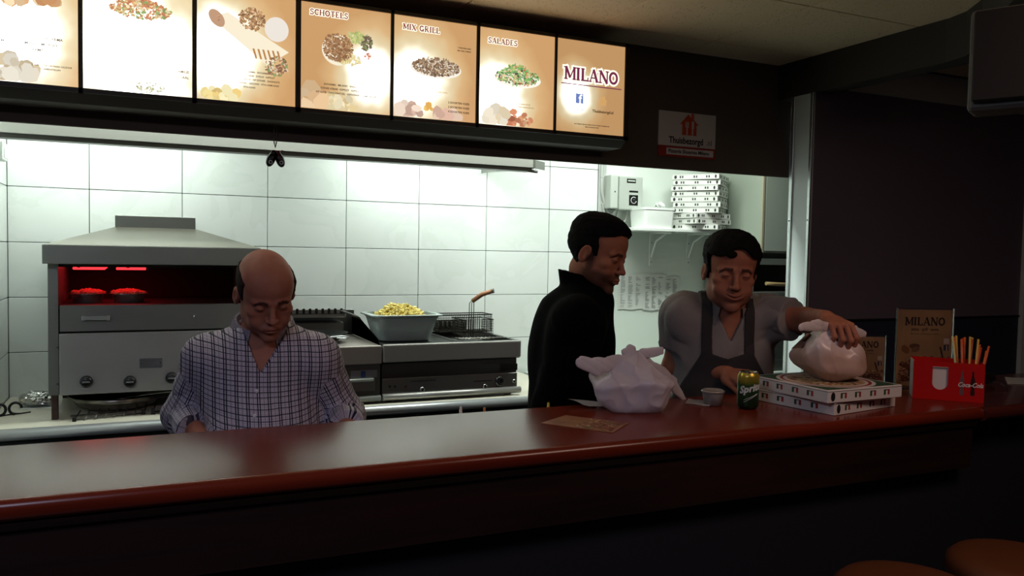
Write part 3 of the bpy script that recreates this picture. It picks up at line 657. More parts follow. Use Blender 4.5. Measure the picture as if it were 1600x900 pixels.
# pan, ladle, rack under the grill
bm = BM(); c = Vector((-.09, 3.84, -.70))
lathe(bm, [(0, .0), (.10, .0), (.155, .022), (.185, .062), (.19, .063), (.155, .026), (.10, .004), (0, .004)], (c.x, c.y, c.z), 32)
pn = tag(obj('steel_bowl', bm, mat('worn_steel', '9c978a', .3, .8, noise=(14, .8, '3b3833')), origin=c), 'wide shallow steel pan under the grill', 'pan')
bm = BM(); lathe(bm, [(0, .0), (.11, .0), (.15, .02), (.17, .05), (.175, .05), (.15, .016), (.1, .004), (0, .004)], (.06, 3.86, -.657), 28)
tag(obj('frying_pan', bm, mat('pan_dark', '1a1816', .4, .4)), 'dark pan stacked in the steel pan', 'pan')
bm = BM(); tube(bm, [(-.05, 3.72, -.64), (0.02, 3.68, -.625), (.08, 3.67, -.618), (.16, 3.665, -.612)], [.007, .006, .006, .008], 8, flat=.5)
lathe(bm, [(0, 0), (.018, .004), (.028, .014), (.03, .016), (.028, .012), (.016, 0), (0, -.003)], (-.065, 3.73, -.655), 14)
tag(obj('ladle', bm, mat('spoon_steel', 'a5a6a2', .25, .9)), 'steel ladle lying across the pans under the grill', 'ladle')
rk = thing('grill_rack', 'low wire rack with upright prongs on the worktop front', 'rack', (-.1, 3.6, -.70))
bm = BM(); r0, r1 = Vector((-.235, 3.585, -.695)), Vector((.012, 3.648, -.695))
tube(bm, [r0, r1], .003, 6); tube(bm, [r0+Vector((-.02, .09, 0)), r1+Vector((-.02, .09, 0))], .003, 6); obj('rail', bm, steel_d, rk)
for i in range(8):
    p_ = r0.lerp(r1, i/7); bm = BM(); tube(bm, [p_+Vector((-.002, -.012, -.002)), p_+Vector((.008, .03, .012)), p_+Vector((.014, .09, .018))], .0032, 6)
    if i in (0, 7): box(bm, p_+Vector((-.008, -.014, -.005)), p_+Vector((.006, .006, .012)), .001)
    obj('prong', bm, mat('wire_steel', '77756e', .35, .8) if i not in (0, 7) else black_m, rk)
bm = BM(); box(bm, (.04, 3.62, -.70), (.055, 3.64, -.675), .001); tube(bm, [(.05, 3.63, -.69), (.12, 3.64, -.69)], .003, 6); tube(bm, [(.05, 3.63, -.68), (.06, 3.72, -.675)], .003, 6)
tag(obj('rack_section', bm, black_m), 'end of a second wire rack beside the man', 'rack')
# foil parcel and black rings at the far left
bm = BM(); bmesh.ops.create_icosphere(bm, subdivisions=4, radius=1)
rr = random.Random(4)
from mathutils import noise as MN
for v_ in bm.verts:
    n_ = v_.co.copy(); q_ = .85 + .22*abs(MN.noise(n_*2.5)) + .12*abs(MN.noise(n_*5)) + .05*MN.noise(n_*12)
    v_.co = Vector((-.400 + n_.x*.072*q_, 3.96 + n_.y*.06*q_, -.665 + max(n_.z*.036*q_, -.035)))
tag(obj('foil_parcel', bm, mat('crumpled_foil', 'c9c9c4', .22, .95)), 'crumpled silver foil parcel on the worktop left of the grill', 'foil')
bm = BM(); box(bm, (-.46, 3.90, -.70), (-.34, 4.02, -.697), .001); tag(obj('folded_card', bm, white_p), 'small white card under the foil parcel', 'card')
for i, (px_, lab) in enumerate(((22, 'open black ring handle beside the foil parcel'), (-1, 'black ring handle cut off by the left photo edge'))):
    c = at(px_+2, 640, 3.80) if i == 0 else at(px_, 642, 3.78); bm = BM(); c.z = -.70+.026
    tube(bm, [c+Vector((math.cos(a_)*.022, .006*math.sin(a_), math.sin(a_)*.022)) for a_ in [2*PI*j/20 for j in range(20 if i else 16)]], .0055, 8, closed=bool(i))
    tube(bm, [c+Vector((.0, 0, -.022)), c+Vector((.02, .01, -.0245)), c+Vector((.05, .03, -.0245))], .0035, 6)
    tag(obj('tongs', bm, black_m), lab, 'tongs')
# switch box on the left wall
c = at(2, 265, 3.95); bm = BM(); box(bm, (WX0, 3.87, .335), (WX0+.035, 3.985, .41), .003); sb = tag(obj('switch_box', bm, white_p), 'small white electrical box on the left tiles', 'switch box')
bm = BM(); box(bm, (WX0+.035, 3.89, .345), (WX0+.037, 3.975, .385)); obj('cover', bm, mat('cover_grey', 'b6bab6', .4), sb)

# ------------------------------------------------------------------ griddle unit left of the fryer
gd = thing('griddle_unit', 'steel griddle unit between the checked-shirt man and the fryer', 'griddle', (.72, 3.85, -.70))
FY = 3.55; gx0, gx1 = .480, .993
bm = BM(); box(bm, (gx0, FY, -.520), (gx1, 4.1, -.436), .005, seg=2); obj('top_deck', bm, mat('griddle_steel', '98918a', .40, .55, bump=(160, .03, (.3, 4, 8))), gd)
bm = BM(); box(bm, (gx0, FY+.012, -.675), (gx1-.004, 4.08, -.5205), .002); body_ = obj('body', bm, steel_d, gd)
bm = BM(); box(bm, (gx0, FY+.004, -.64), (gx1-.03, FY+.011, -.585), .002); dd = obj('drawer', bm, mat('drawer_steel', '6c6763', .4, .6), gd)
bm = BM(); tube(bm, [(gx0+.02, FY-.006, -.588), (gx1-.04, FY-.006, -.588)], .008, 10); obj('handle', bm, steel, dd)
bm = BM(); tube(bm, [(gx0, FY+.004, -.676), (gx1-.004, FY+.004, -.676)], .014, 12); obj('bottom_roll', bm, steel, gd)
a0, a1 = at(549, 580, FY), at(590, 590, FY)
bm = BM(); box(bm, (a0.x, FY+.008, a1.z), (a1.x, FY+.0125, a0.z)); lb = obj('badge', bm, mat('badge_grey', '83858a', .4, .4), gd)
bm = BM(); box(bm, (a0.x+.045, FY+.006, a1.z+.003), (a0.x+.066, FY+.009, a0.z-.003)); obj('blue_square', bm, mat('badge_blue', '2a4478', .4), lb)
bm = BM(); quad(bm, [(gx1-.01, 3.56, -.435), (gx1-.01, 4.1, -.435), (gx1-.01, 4.1, -.33), (gx1-.10, 4.1, -.33), (gx1-.01, 3.60, -.37)][:3] + [(gx1-.01, 3.95, -.335), (gx1-.01, 3.58, -.41)])
bmesh.ops.solidify(bm, geom=bm.faces[:], thickness=.004); obj('splash_guard', bm, mat('guard_steel', '5d5f5d', .35, .8), gd)
bm = BM(); box(bm, (gx0, 4.08, -.436), (gx1, 4.1, -.31), .002); obj('back_plate', bm, mat('guard_steel'), gd)
for x_ in (gx0+.03, gx1-.05):
    bm = BM(); lathe(bm, [(0, 0), (.018, 0), (.014, .024), (0, .024)], (x_, 3.62, -.70), 12); obj('foot', bm, black_m, gd)
# ribbed contact grill at the back
cg = thing('contact_grill', 'ribbed steel contact grill against the tiles behind the griddle', 'grill', (.72, 4.05, -.436))
bm = BM(); box(bm, (.49, 3.93, -.4355), (.905, 4.07, -.36), .004); obj('grill_base', bm, steel_d, cg)
bm = BM(); box(bm, (.475, 3.90, -.336), (.91, 4.07, -.315), .004); box(bm, (.475, 3.90, -.315), (.91, 3.905, -.297)); obj('grill_lid', bm, steel, cg)
for i in range(14):
    bm = BM(); x_ = .49+.030*i; box(bm, (x_, 3.893, -.316), (x_+.012, 3.9, -.290), .002); obj('rib', bm, black_m, cg)
bm = BM(); tube(bm, [(.88, 3.9, -.30), (.93, 3.87, -.32), (.97, 3.87, -.34)], .006, 8); obj('handle', bm, steel_d, cg)
# black pan with pale handle on the griddle
pn = thing('skillet', 'black frying pan with pale handle on the griddle', 'pan', (.74, 3.75, -.436))
bm = BM(); lathe(bm, [(0, 0), (.09, 0), (.125, .035), (.13, .035), (.094, .004), (0, .004)], (.74, 3.75, -.425), 28, sx=1.1); obj('pan_body', bm, black_m, pn)
bm = BM(); tube(bm, [(.75, 3.62, -.408), (.775, 3.60, -.396), (.82, 3.595, -.392), (.85, 3.60, -.398), (.84, 3.61, -.404), (.80, 3.605, -.402)], .0055, 8, flat=.6); obj('handle', bm, mat('handle_pale'), pn)

# ------------------------------------------------------------------ fryer
fr = thing('deep_fryer', 'wide stainless deep fryer with rounded bottom rail, below the plastic tub', 'fryer', (1.345, 3.85, -.70))
fx0, fx1 = .998, 1.690
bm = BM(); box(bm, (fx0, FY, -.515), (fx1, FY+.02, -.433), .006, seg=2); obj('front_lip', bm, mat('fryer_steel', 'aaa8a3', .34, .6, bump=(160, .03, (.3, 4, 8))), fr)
bm = BM()
box(bm, (fx0, FY+.021, -.52), (fx0+.03, 4.12, -.434)); box(bm, (fx1-.02, FY+.021, -.52), (fx1, 4.12, -.434)); box(bm, (fx0+.03, FY+.021, -.52), (fx1-.02, FY+.05, -.434)); box(bm, (fx0+.03, 4.07, -.52), (fx1-.02, 4.12, -.434)); box(bm, (fx0+.36, FY+.05, -.52), (fx0+.39, 4.07, -.434))
box(bm, (fx0+.03, FY+.05, -.52), (fx0+.36, 4.07, -.436)); obj('deck', bm, mat('fryer_deck', '454644', .3, .8), fr)
bm = BM(); box(bm, (fx0+.39, FY+.05, -.52), (fx1-.02, 4.07, -.455)); obj('oil_well', bm, mat('oil_dark', '0d0a07', .12), fr)
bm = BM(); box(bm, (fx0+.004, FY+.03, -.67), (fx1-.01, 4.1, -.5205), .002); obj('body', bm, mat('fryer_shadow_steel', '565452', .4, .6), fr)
bm = BM(); box(bm, (fx0+.002, FY+.016, -.672), (fx1-.012, FY+.03, -.592), .002); cp = obj('control_panel', bm, mat('fryer_panel', '7c7874', .4, .6, bump=(160, .03, (.3, 4, 8))), fr)
bm = BM(); tube(bm, [(fx0, FY+.006, -.674), (fx1, FY+.006, -.674)], .016, 14); obj('bottom_roll', bm, mat('fryer_steel'), fr)
for px_, py_, r_, m_ in ((659, 608, .011, chrome), (757, 603, .011, chrome), (780, 595, .021, black_p), (802, 595, .009, chrome)):
    p_ = at(px_, py_, FY+.016); bm = BM(); RM = Matrix.Translation(p_) @ Matrix.Rotation(PI/2, 4, 'X')
    lathe(bm, [(0, .003), (r_*.6, .003), (r_*.62, .014), (r_, .014), (r_*1.05, 0)], None, 20, M4=RM); kb = obj('control_knob', bm, m_, cp)
    bm = BM(); lathe(bm, [(0, .012), (r_*.5, .012), (r_*.55, .003)], None, 14, M4=RM)
    if m_ is black_p: tube(bm, [p_+Vector((math.cos(a_)*r_, -.012, math.sin(a_)*r_)) for a_ in [2*PI*j/20 for j in range(20)]], .0018, 6, closed=True, mi=1)
    obj('knob_cap', bm, [black_p, chrome], kb)
    if m_ is chrome and r_ > .01:
        bm = BM(); box(bm, (p_.x-.012, p_.y-.004, p_.z-.028), (p_.x+.012, p_.y, p_.z-.012), .001); obj('shade', bm, black_m, cp)
for (xa, xb, ya) in ((642, 681, 596), (740, 768, 596)):
    p_, q_ = at(xa, ya, FY+.016), at(xb, ya, FY+.016); bm = BM(); box(bm, (p_.x, FY+.0145, p_.z-.0015), (q_.x, FY+.017, p_.z+.0015)); obj('slot', bm, black_m, cp)
a0, a1 = at(749, 569, FY+.03), at(779, 580, FY+.03); bm = BM(); box(bm, (a0.x, FY+.027, a1.z), (a1.x, FY+.031, a0.z)); obj('rating_plate', bm, mat('plate_dark', '5d6060', .35, .7), fr)
a0, a1 = at(782, 569, FY+.03), at(808, 578, FY+.03); bm = BM(); box(bm, (a0.x, FY+.027, a1.z), (a1.x, FY+.031, a0.z)); obj('warning_label', bm, mat('label_black', '1c1c1c', .5), fr)
for px_ in (609, 617, 634):
    p_ = at(px_, 604, FY+.016); bm = BM(); lathe(bm, [(0, .004), (.005, .004), (.006, 0)], None, 10, M4=Matrix.Translation(p_) @ Matrix.Rotation(PI/2, 4, 'X')); obj('indicator_light', bm, black_p if px_ < 630 else mat('pilot_red', '5a1a14', .3), cp)
for x_ in (fx0+.04, fx1-.05):
    for y_ in (3.60, 4.05):
        bm = BM(); lathe(bm, [(0, 0), (.02, 0), (.015, .012), (.012, .034), (0, .034)], (x_, y_, -.70), 12); obj('foot', bm, black_m, fr)
bm = BM(); 
for i in range(4): tube(bm, [(1.40+.0*i, 3.66+.018*i, -.4315), (1.66, 3.66+.018*i, -.4315)], .0028, 6)
for x_ in [1.41+.02*i for i in range(13)]: tube(bm, [(x_, 3.655, -.429), (x_, 3.72, -.429)], .0022, 4)
obj('drain_grid', bm, mat('grid_wire', '6e6c66', .3, .9), fr)
# tub of fries
tb = thing('plastic_tub', 'grey plastic tub heaped with raw fries on the fryer', 'tub', (1.145, 3.76, -.434))
def rrect(cx, cy, w_, d_, r_, z_, n_=6):
    out = []
    for sx_, sy_, a0_ in ((1, 1, 0), (-1, 1, 90), (-1, -1, 180), (1, -1, 270)):
        for i in range(n_+1):
            a_ = math.radians(a0_+90*i/n_); out.append(Vector((cx+sx_*(w_/2-r_)+r_*math.cos(a_), cy+sy_*(d_/2-r_)+r_*math.sin(a_), z_)))
    return out
def loft(bm, rings, cap0=True, cap1=False, mi=0, smooth=True):
    R_ = [[bm.verts.new(p_) for p_ in r_] for r_ in rings]
    for A_, B_ in zip(R_, R_[1:]):
        for j in range(len(A_)):
            f = bm.faces.new((A_[j], A_[(j+1) % len(A_)], B_[(j+1) % len(A_)], B_[j])); f.material_index = mi; f.smooth = smooth
    if cap0: bm.faces.new(R_[0][::-1]).material_index = mi
    if cap1: bm.faces.new(R_[-1]).material_index = mi
bm = BM(); cx, cy, z0 = 1.145, 3.76, -.434
loft(bm, [rrect(cx, cy, .235, .19, .05, z0), rrect(cx, cy, .25, .205, .05, z0+.006), rrect(cx, cy, .305, .26, .05, z0+.108), rrect(cx, cy, .315, .27, .055, z0+.110), rrect(cx, cy, .318, .272, .055, z0+.118), rrect(cx, cy, .35, .30, .06, z0+.120), rrect(cx, cy, .352, .302, .06, z0+.126), rrect(cx, cy, .30, .255, .05, z0+.127), rrect(cx, cy, .245, .20, .05, z0+.01)], True, True)
obj('tub_body', bm, mat('grey_plastic', '8f9a97', .35, sss=0, trans=0), tb, smooth=35)
bm = BM(); rr = random.Random(11)
for i in range(620):
    a_ = rr.random()*2*PI; q_ = math.sqrt(rr.random()); x_ = cx-.01+math.cos(a_)*q_*.105; y_ = cy+math.sin(a_)*q_*.08
    z_ = z0+.10+.062*max(0, 1-q_**1.7) + rr.random()*.006
    L_ = .055+.03*rr.random(); 
    t = bmesh.new(); box(t, (-L_/2, -.0034, -.0034), (L_/2, .0034, .0034))
    join(bm, t, Matrix.Translation((x_, y_, z_)) @ Euler((rr.random()*3, (rr.random()-.5)*.45, rr.random()*6.3)).to_matrix().to_4x4())
tag(obj('raw_fries', bm, mat('fries', 'd9c878', .6, noise=(30, .6, 'c6b45e'))), 'heap of pale raw fries in the grey tub', 'fries', kind='stuff')
# fryer baskets
def basket(x0, x1, y0, y1, zt, zb, name, lab, handle):
    b_ = thing(name, lab, 'fry basket', ((x0+x1)/2, (y0+y1)/2, zb), 'baskets on the fryer')
    wm = mat('basket_wire', '45423d', .4, .7); bm = BM(); s_ = .0125; r_ = .0007
    def wire(p_, q_, r=r_):
        p_, q_ = Vector(p_), Vector(q_); box(bm, [min(a, b)-r for a, b in zip(p_, q_)], [max(a, b)+r for a, b in zip(p_, q_)])
    x = x0
    while x <= x1+1e-6:
        wire((x, y0, zb), (x, y0, zt)); wire((x, y1, zb), (x, y1, zt)); wire((x, y0, zb), (x, y1, zb)); x += s_
    y = y0
    while y <= y1+1e-6:
        wire((x0, y, zb), (x0, y, zt)); wire((x1, y, zb), (x1, y, zt)); wire((x0, y, zb), (x1, y, zb)); y += s_
    z = zb
    while z <= zt+1e-6:
        wire((x0, y0, z), (x1, y0, z)); wire((x0, y1, z), (x1, y1, z)); wire((x0, y0, z), (x0, y1, z)); wire((x1, y0, z), (x1, y1, z)); z += s_
    o_ = obj('wire_mesh', bm, wm, b_); o_['kind'] = 'stuff'
    bm = BM(); tube(bm, [(x0, y0, zt), (x1, y0, zt), (x1, y1, zt), (x0, y1, zt)], .003, 6, closed=True); obj('rim', bm, mat('basket_rim', '4a4844', .3, .9), b_)
    if handle:
        hx = handle; bm = BM()
        for d_ in (-.012, 0, .012): tube(bm, [(hx+d_, y0-.004, zb), (hx+d_, y0-.004, zt+.085), (hx+.004+d_*.5, y0-.02, zt+.10)], .002, 6)
        ha = obj('handle_rod', bm, mat('rod_steel', '55534f', .3, .9), b_)
        bm = BM(); tube(bm, [(hx, y0-.015, zt+.095), (hx+.035, y0-.05, zt+.13), (hx+.075, y0-.085, zt+.148)], [.011, .012, .011], 10); obj('wooden_grip', bm, mat('worn_wood', '9a6a48', .6, noise=(40, .7, '7a4f34')), ha)
        bm = BM(); tube(bm, [(hx+.075, y0-.085, zt+.148), (hx+.082, y0-.09, zt+.150)], .012, 10); obj('end_cap', bm, steel_d, ha)
    return b_
basket(1.40, 1.695, 3.93, 4.05, -.335, -.425, 'fry_basket', 'rear wire fryer basket against the tiles', None)
basket(1.46, 1.62, 3.74, 3.90, -.345, -.428, 'fry_basket', 'front wire fryer basket with upright wooden handle', 1.50)
bm = BM(); box(bm, (1.375, 4.055, -.425), (1.60, 4.065, -.37), .003)
for i in range(9): box(bm, (1.385+.024*i, 4.045, -.405), (1.395+.024*i, 4.056, -.38), .001)
tag(obj('heating_element_cover', bm, steel_d), 'low pierced steel cover behind the fryer baskets', 'cover')

# ------------------------------------------------------------------ wall things at the right of the kitchen
eb = thing('control_box', 'grey electrical control box with black dial on the white wall', 'control box', (2.66, 4.2, .26))
bm = BM(); box(bm, (2.60, 4.14, .262), (2.764, 4.246, .462), .006, seg=2); obj('box_body', bm, mat('box_grey', 'a7ada5', .45), eb)
bm = BM(); box(bm, (2.545, 4.15, .268), (2.598, 4.246, .468), .006, seg=2); obj('side_cover', bm, mat('box_grey2', 'b3b9b0', .45), eb)
bm = BM(); box(bm, (2.65, 4.138, .424), (2.712, 4.141, .448)); lb = obj('name_plate', bm, black_p, eb)
bm = BM(); box(bm, (2.656, 4.1365, .432), (2.706, 4.138, .440)); obj('pale_strip', bm, mat('box_grey2'), lb)
bm = BM(); box(bm, (2.668, 4.138, .368), (2.73, 4.141, .378)); obj('slot', bm, black_p, eb)
bm = BM(); box(bm, (2.668, 4.137, .29), (2.73, 4.141, .352), .001); sc = obj('dial_plate', bm, black_p, eb)
bm = BM(); tube(bm, [(2.699+.019*math.cos(a_), 4.1365, .321+.019*math.sin(a_)) for a_ in [math.radians(45+300*i/16) for i in range(17)]], .0018, 5); obj('dial_scale', bm, white_p, sc)
bm = BM(); lathe(bm, [(0, .012), (.008, .012), (.010, 0)], None, 14, M4=Matrix.Translation((2.699, 4.137, .321)) @ Matrix.Rotation(PI/2, 4, 'X')); obj('dial', bm, black_p, sc)
bm = BM(); lathe(bm, [(0, .003), (.004, .003), (.005, 0)], None, 10, M4=Matrix.Translation((2.575, 4.15, .368)) @ Matrix.Rotation(PI/2, 4, 'X')); obj('screw', bm, steel_d, eb)
cab = mat('ribbed_cable', 'b9bdb8', .4, .2)
def ribbed(pts, lab, r_=.011):
    bm = BM(); P_ = [Vector(p_) for p_ in pts]; out = []; rs_ = []
    # resample
    seg = []
    for a_, b_ in zip(P_, P_[1:]):
        n_ = max(2, int((b_-a_).length/.004)); seg += [a_.lerp(b_, i/n_) for i in range(n_)]
    seg.append(P_[-1])
    tube(bm, seg, [r_*(1 if i % 2 else .80) for i in range(len(seg))], 8)
    tag(obj('ribbed_conduit', bm, cab), lab, 'conduit', 'conduits at the control box')
def bez(p_, n_=20):
    p_ = [Vector(q_) for q_ in p_]; out = []
    for i in range(n_+1):
        t_ = i/n_; q_ = p_[:]
        while len(q_) > 1: q_ = [a_.lerp(b_, t_) for a_, b_ in zip(q_, q_[1:])]
        out.append(q_[0])
    return out
ribbed([(2.53, 4.225, .97), (2.525, 4.225, .45)] + bez([(2.525, 4.225, .45), (2.52, 4.225, .28), (2.60, 4.222, .20), (2.60, 4.2, .262)]), 'ribbed conduit running up the wall to the ceiling')
ribbed(bez([(2.63, 4.2, .262), (2.63, 4.215, .17), (2.55, 4.225, .16), (2.535, 4.225, .30)]), 'short ribbed conduit looping under the control box', .009)
ribbed(bez([(2.70, 4.2, .262), (2.70, 4.215, .17), (2.62, 4.225, .11), (2.55, 4.228, .18)]), 'outer ribbed conduit curving below the control box', .011)
# shelf with boxes
sh = thing('wall_shelf', 'white wall shelf on two brackets carrying the box stack', 'shelf', (2.99, 4.12, .13))
bm = BM(); box(bm, (2.614, 3.99, .135), (3.375, 4.246, .153), .002); obj('shelf_board', bm, white_p, sh)
for x_ in (2.905, 3.19):
    bm = BM(); box(bm, (x_-.012, 4.238, -.075), (x_+.012, 4.246, .134)); box(bm, (x_-.010, 4.02, .124), (x_+.010, 4.246, .134)); tube(bm, [(x_, 4.24, -.02), (x_, 4.19, .08), (x_, 4.08, .127)], .007, 6); br = obj('bracket', bm, white_p, sh)
    for z_ in (.07, -.05):
        bm = BM(); lathe(bm, [(0, .002), (.003, .0015), (.004, 0)], None, 8, M4=Matrix.Translation((x_, 4.238, z_)) @ Matrix.Rotation(PI/2, 4, 'X')); obj('screw', bm, mat('screw_dark'), br)
card = mat('white_card', 'cfd0ca', .6); ink = mat('box_ink', '17191a', .6)
def prot(x_, y_, a_): return Matrix.Translation((x_, y_, 0)) @ Matrix.Rotation(a_, 4, 'Z')
def pizza_box_small(w_=.285, h_=.031):
    """origin at the centre of the base, faces marked in black"""
    r_ = thing('pizza_box', 'white pizza box', 'pizza box', (0, 0, 0), 'pizza boxes stacked on the wall shelf')
    bm = BM(); box(bm, (-w_/2, -w_/2, 0), (w_/2, w_/2, h_), .0015); obj('box_body', bm, card, r_)
    bm = BM()
    for s_ in range(4):
        MM = Matrix.Rotation(s_*PI/2, 4, 'Z')
        for u_ in (-.085, .0, .075):
            for k_ in (-.010, .004):
                t = bmesh.new(); box(t, (u_+k_, -w_/2-.0008, h_*.30), (u_+k_+.008, -w_/2+.001, h_*.72)); join(bm, t, MM)
        t = bmesh.new(); disc(t, (-w_/2+.022, -w_/2-.0009, h_*.5), (1, 0, 0), (0, 0, 1), .008, h_*.33, 14); join(bm, t, MM)
        t = bmesh.new(); disc(t, (w_/2-.02, -w_/2-.0009, h_*.5), (1, 0, 0), (0, 0, 1), .006, h_*.33, 14); join(bm, t, MM)
    obj('printed_marks', bm, ink, r_)['kind'] = 'stuff'
    bm = BM(); box(bm, (-w_/2-.0004, -w_/2-.0004, h_-.004), (w_/2+.0004, w_/2+.0004, h_-.0032)); obj('lid_seam', bm, mat('seam_grey', '6c6e6a', .7), r_)
    return r_
pb = pizza_box_small(); rr = random.Random(5)
ORD = ['bottom', 'second', 'third', 'fourth', 'fifth', 'sixth', 'seventh', 'eighth', 'ninth', 'top']
for i in range(10):
    o_ = pb if i == 0 else copytree(pb)
    dx = [0, -.01, -.015, 0, .005, .003, .01, .0, .004, 0][i]
    o_.location = (3.155+dx, 4.095+rr.uniform(-.006, .006), .1535+.0335*i)
    o_.rotation_euler.z = math.radians([40, 12, 8, 40, 42, 38, 41, 39, 42, 40][i]+rr.uniform(-2, 2)) if i not in (1, 2) else math.radians(6)
    o_['label'] = '%s box of the ten-high pizza box stack on the shelf' % ORD[i] if i in (0, 9) else '%s pizza box from the bottom of the shelf stack' % ORD[i]
# white tub with bag on the shelf
bm = BM(); wt_ = thing('food_tub', 'white square plastic tub on the left of the shelf', 'tub', (2.80, 4.09, .153))
loft(bm, [rrect(2.80, 4.09, .20, .16, .02, .1535), rrect(2.80, 4.09, .215, .175, .02, .26), rrect(2.80, 4.09, .222, .182, .02, .262), rrect(2.80, 4.09, .222, .182, .02, .275)], True, True); obj('tub_body', bm, white_p, wt_, smooth=35)
bm = BM(); t = []
for j in range(5):
    a_ = j*1.3; tube(bm, [Vector((2.84+.03*math.cos(a_+i*.5)*(i/6), 4.07+.03*math.sin(a_+i*.4)*(i/6), .279+.006*j*.3+.02*math.sin(PI*i/6))) for i in range(7)], [.012, .014, .010, .014, .009, .012, .003], 6, flat=.35)
tag(obj('folded_plastic_bag', bm, mat('bag_film', 'c9ccc8', .3)), 'crumpled clear plastic bag on the white tub', 'bag')
# papers on the wall
pp = thing('wall_paper_list', 'white sheets with printed price lists taped to the wall', 'papers', (2.9, 4.24, -.35)); pm_ = mat('paper', 'd4d6d0', .8); pi = mat('print_grey', '6f7572', .8)
for n_, (x0, x1, z0, z1) in enumerate(((2.672, 2.86, -.345, -.128), (2.855, 3.02, -.352, -.130), (3.01, 3.13, -.262, -.142))):
    bm = BM(); N_ = 10
    g_ = [[bm.verts.new((x0+(x1-x0)*i/N_, 4.243-.004*abs(math.sin(i*1.7+j*.9+n_))*(1 if n_ == 1 else .4)-.0006*n_, z0+(z1-z0)*j/N_ + .003*math.sin(i*.9+n_))) for i in range(N_+1)] for j in range(N_+1)]
    for j in range(N_):
        for i in range(N_): bm.faces.new((g_[j][i], g_[j][i+1], g_[j+1][i+1], g_[j+1][i]))
    sh_ = obj('sheet', bm, pm_, pp, smooth=True)
    bm = BM(); rr = random.Random(n_); 
    for c_ in range(3 if n_ < 2 else 2):
        cx_ = x0+.012+c_*(x1-x0-.02)/(3 if n_ < 2 else 2); z = z1-.018
        while z > z0+.012:
            if rr.random() > .1:
                l_ = rr.uniform(.010, .036); quad(bm, [(cx_, 4.2365-.0006*n_, z), (cx_+l_, 4.2365-.0006*n_, z), (cx_+l_, 4.2365-.0006*n_, z+.0030), (cx_, 4.2365-.0006*n_, z+.0030)])
            z -= .0085 if rr.random() > .15 else .017
    obj('printed_lines', bm, pi, sh_)['kind'] = 'stuff'
# cupboard / oven at the far right
CY = 3.80
cbm = mat('cupboard_pale', '98a193', .5)
cb = thing('wall_cupboard', 'pale cupboard hanging above the oven beside the post', 'cupboard', (3.9, 4.0, .02))
xl = at(1190, 330, CY).x
bm = BM(); box(bm, (xl, CY, .02), (4.5, 4.24, .80), .003); obj('cupboard_body', bm, cbm, cb)
bm = BM(); box(bm, (xl+.02, CY-.012, .03), (4.45, CY-.001, .79), .002); obj('door', bm, mat('cupboard_door', 'a3ac9f', .45), cb)
bm = BM(); box(bm, (xl-.006, CY-.014, .02), (xl+.014, CY, .80), .003); obj('edge_moulding', bm, mat('beige_edge', 'a39c82', .5), cb)
ov = thing('pizza_oven', 'steel pizza oven with dark open mouth behind the polo-shirt man', 'oven', (3.85, 4.0, -.70))
xo = at(1172, 430, CY).x
bm = BM(); oz = lambda y: at(1200, y, CY).z
box(bm, (xo, CY, oz(414)), (4.5, 4.23, oz(404)), .002); box(bm, (xo, CY, oz(482)), (4.5, 4.23, oz(456)), .002); box(bm, (xo, CY, oz(456)), (xo+.03, 4.23, oz(414)), .001)
box(bm, (xo+.03, 4.15, oz(456)), (4.5, 4.23, oz(414)))
obj('upper_body', bm, mat('oven_steel', '8b9189', .4, .6), ov)
bm = BM(); box(bm, (xo+.03, CY+.02, oz(456)), (4.48, 4.15, oz(455.5))); box(bm, (xo+.03, 4.14, oz(456)), (4.48, 4.149, oz(414))); obj('oven_mouth', bm, inm, ov)
bm = BM(); box(bm, (xo, CY, -.70), (4.5, 4.23, oz(482)-.001), .003); lo_ = obj('lower_body', bm, mat('oven_steel'), ov)
for y0_, y1_ in ((488, 521), (527, 556), (562, 584)):
    bm = BM(); box(bm, (xo+.02, CY-.01, oz(y1_)), (4.45, CY-.001, oz(y0_)), .002); obj('door', bm, mat('oven_door', '5c615a', .4, .6), ov)
bm = BM(); c = at(1212, 444, CY-.03); tube(bm, [c+Vector((-.075, 0, .004)), c+Vector((.0, .0, .0)), c+Vector((.3, .03, -.01))], [.011, .012, .012], 10, flat=1)
box(bm, c+Vector((.28, -.10, -.016)), c+Vector((.60, .17, -.006)), .002)
tag(obj('pizza_peel', bm, mat('peel_wood', 'a58b60', .6, noise=(30, .5, '8a7048'))), 'pale wooden pizza peel resting in the oven mouth', 'peel')
# ------------------------------------------------------------------ bar counter
BZ, BY0, BY1, BXE = -.471, 1.70, 2.17, 2.455
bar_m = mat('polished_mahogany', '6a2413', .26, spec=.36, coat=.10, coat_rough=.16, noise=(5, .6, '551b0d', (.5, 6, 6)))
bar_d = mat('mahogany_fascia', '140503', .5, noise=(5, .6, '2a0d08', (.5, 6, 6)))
bc = thing('bar_counter', 'long polished red-brown wooden bar counter with rounded front edge', 'counter', (1.0, 1.95, -1.59))
def top_profile(y0):
    pr = [(BY1, BZ), (y0+.018, BZ)]
    pr += [(y0+.018-.018*math.sin(a), BZ-.018+.018*math.cos(a)) for a in [math.radians(15*i) for i in range(1, 7)]]
    pr += [(y0+.001, BZ-.030), (y0+.008, BZ-.040), (y0+.02, BZ-.045), (BY1, BZ-.045)]
    return pr
bm = BM(); prism(bm, top_profile(BY0), 'x', -2.0, BXE-.0008); obj('bar_top', bm, bar_m, bc, smooth=40)
bm = BM(); prism(bm, top_profile(BY0-.012), 'x', BXE+.0008, 4.2); obj('bar_top', bm, mat('mahogany_greyer', '4a211b', .2, coat=.5), bc, smooth=40, label='duller end section of the counter top')
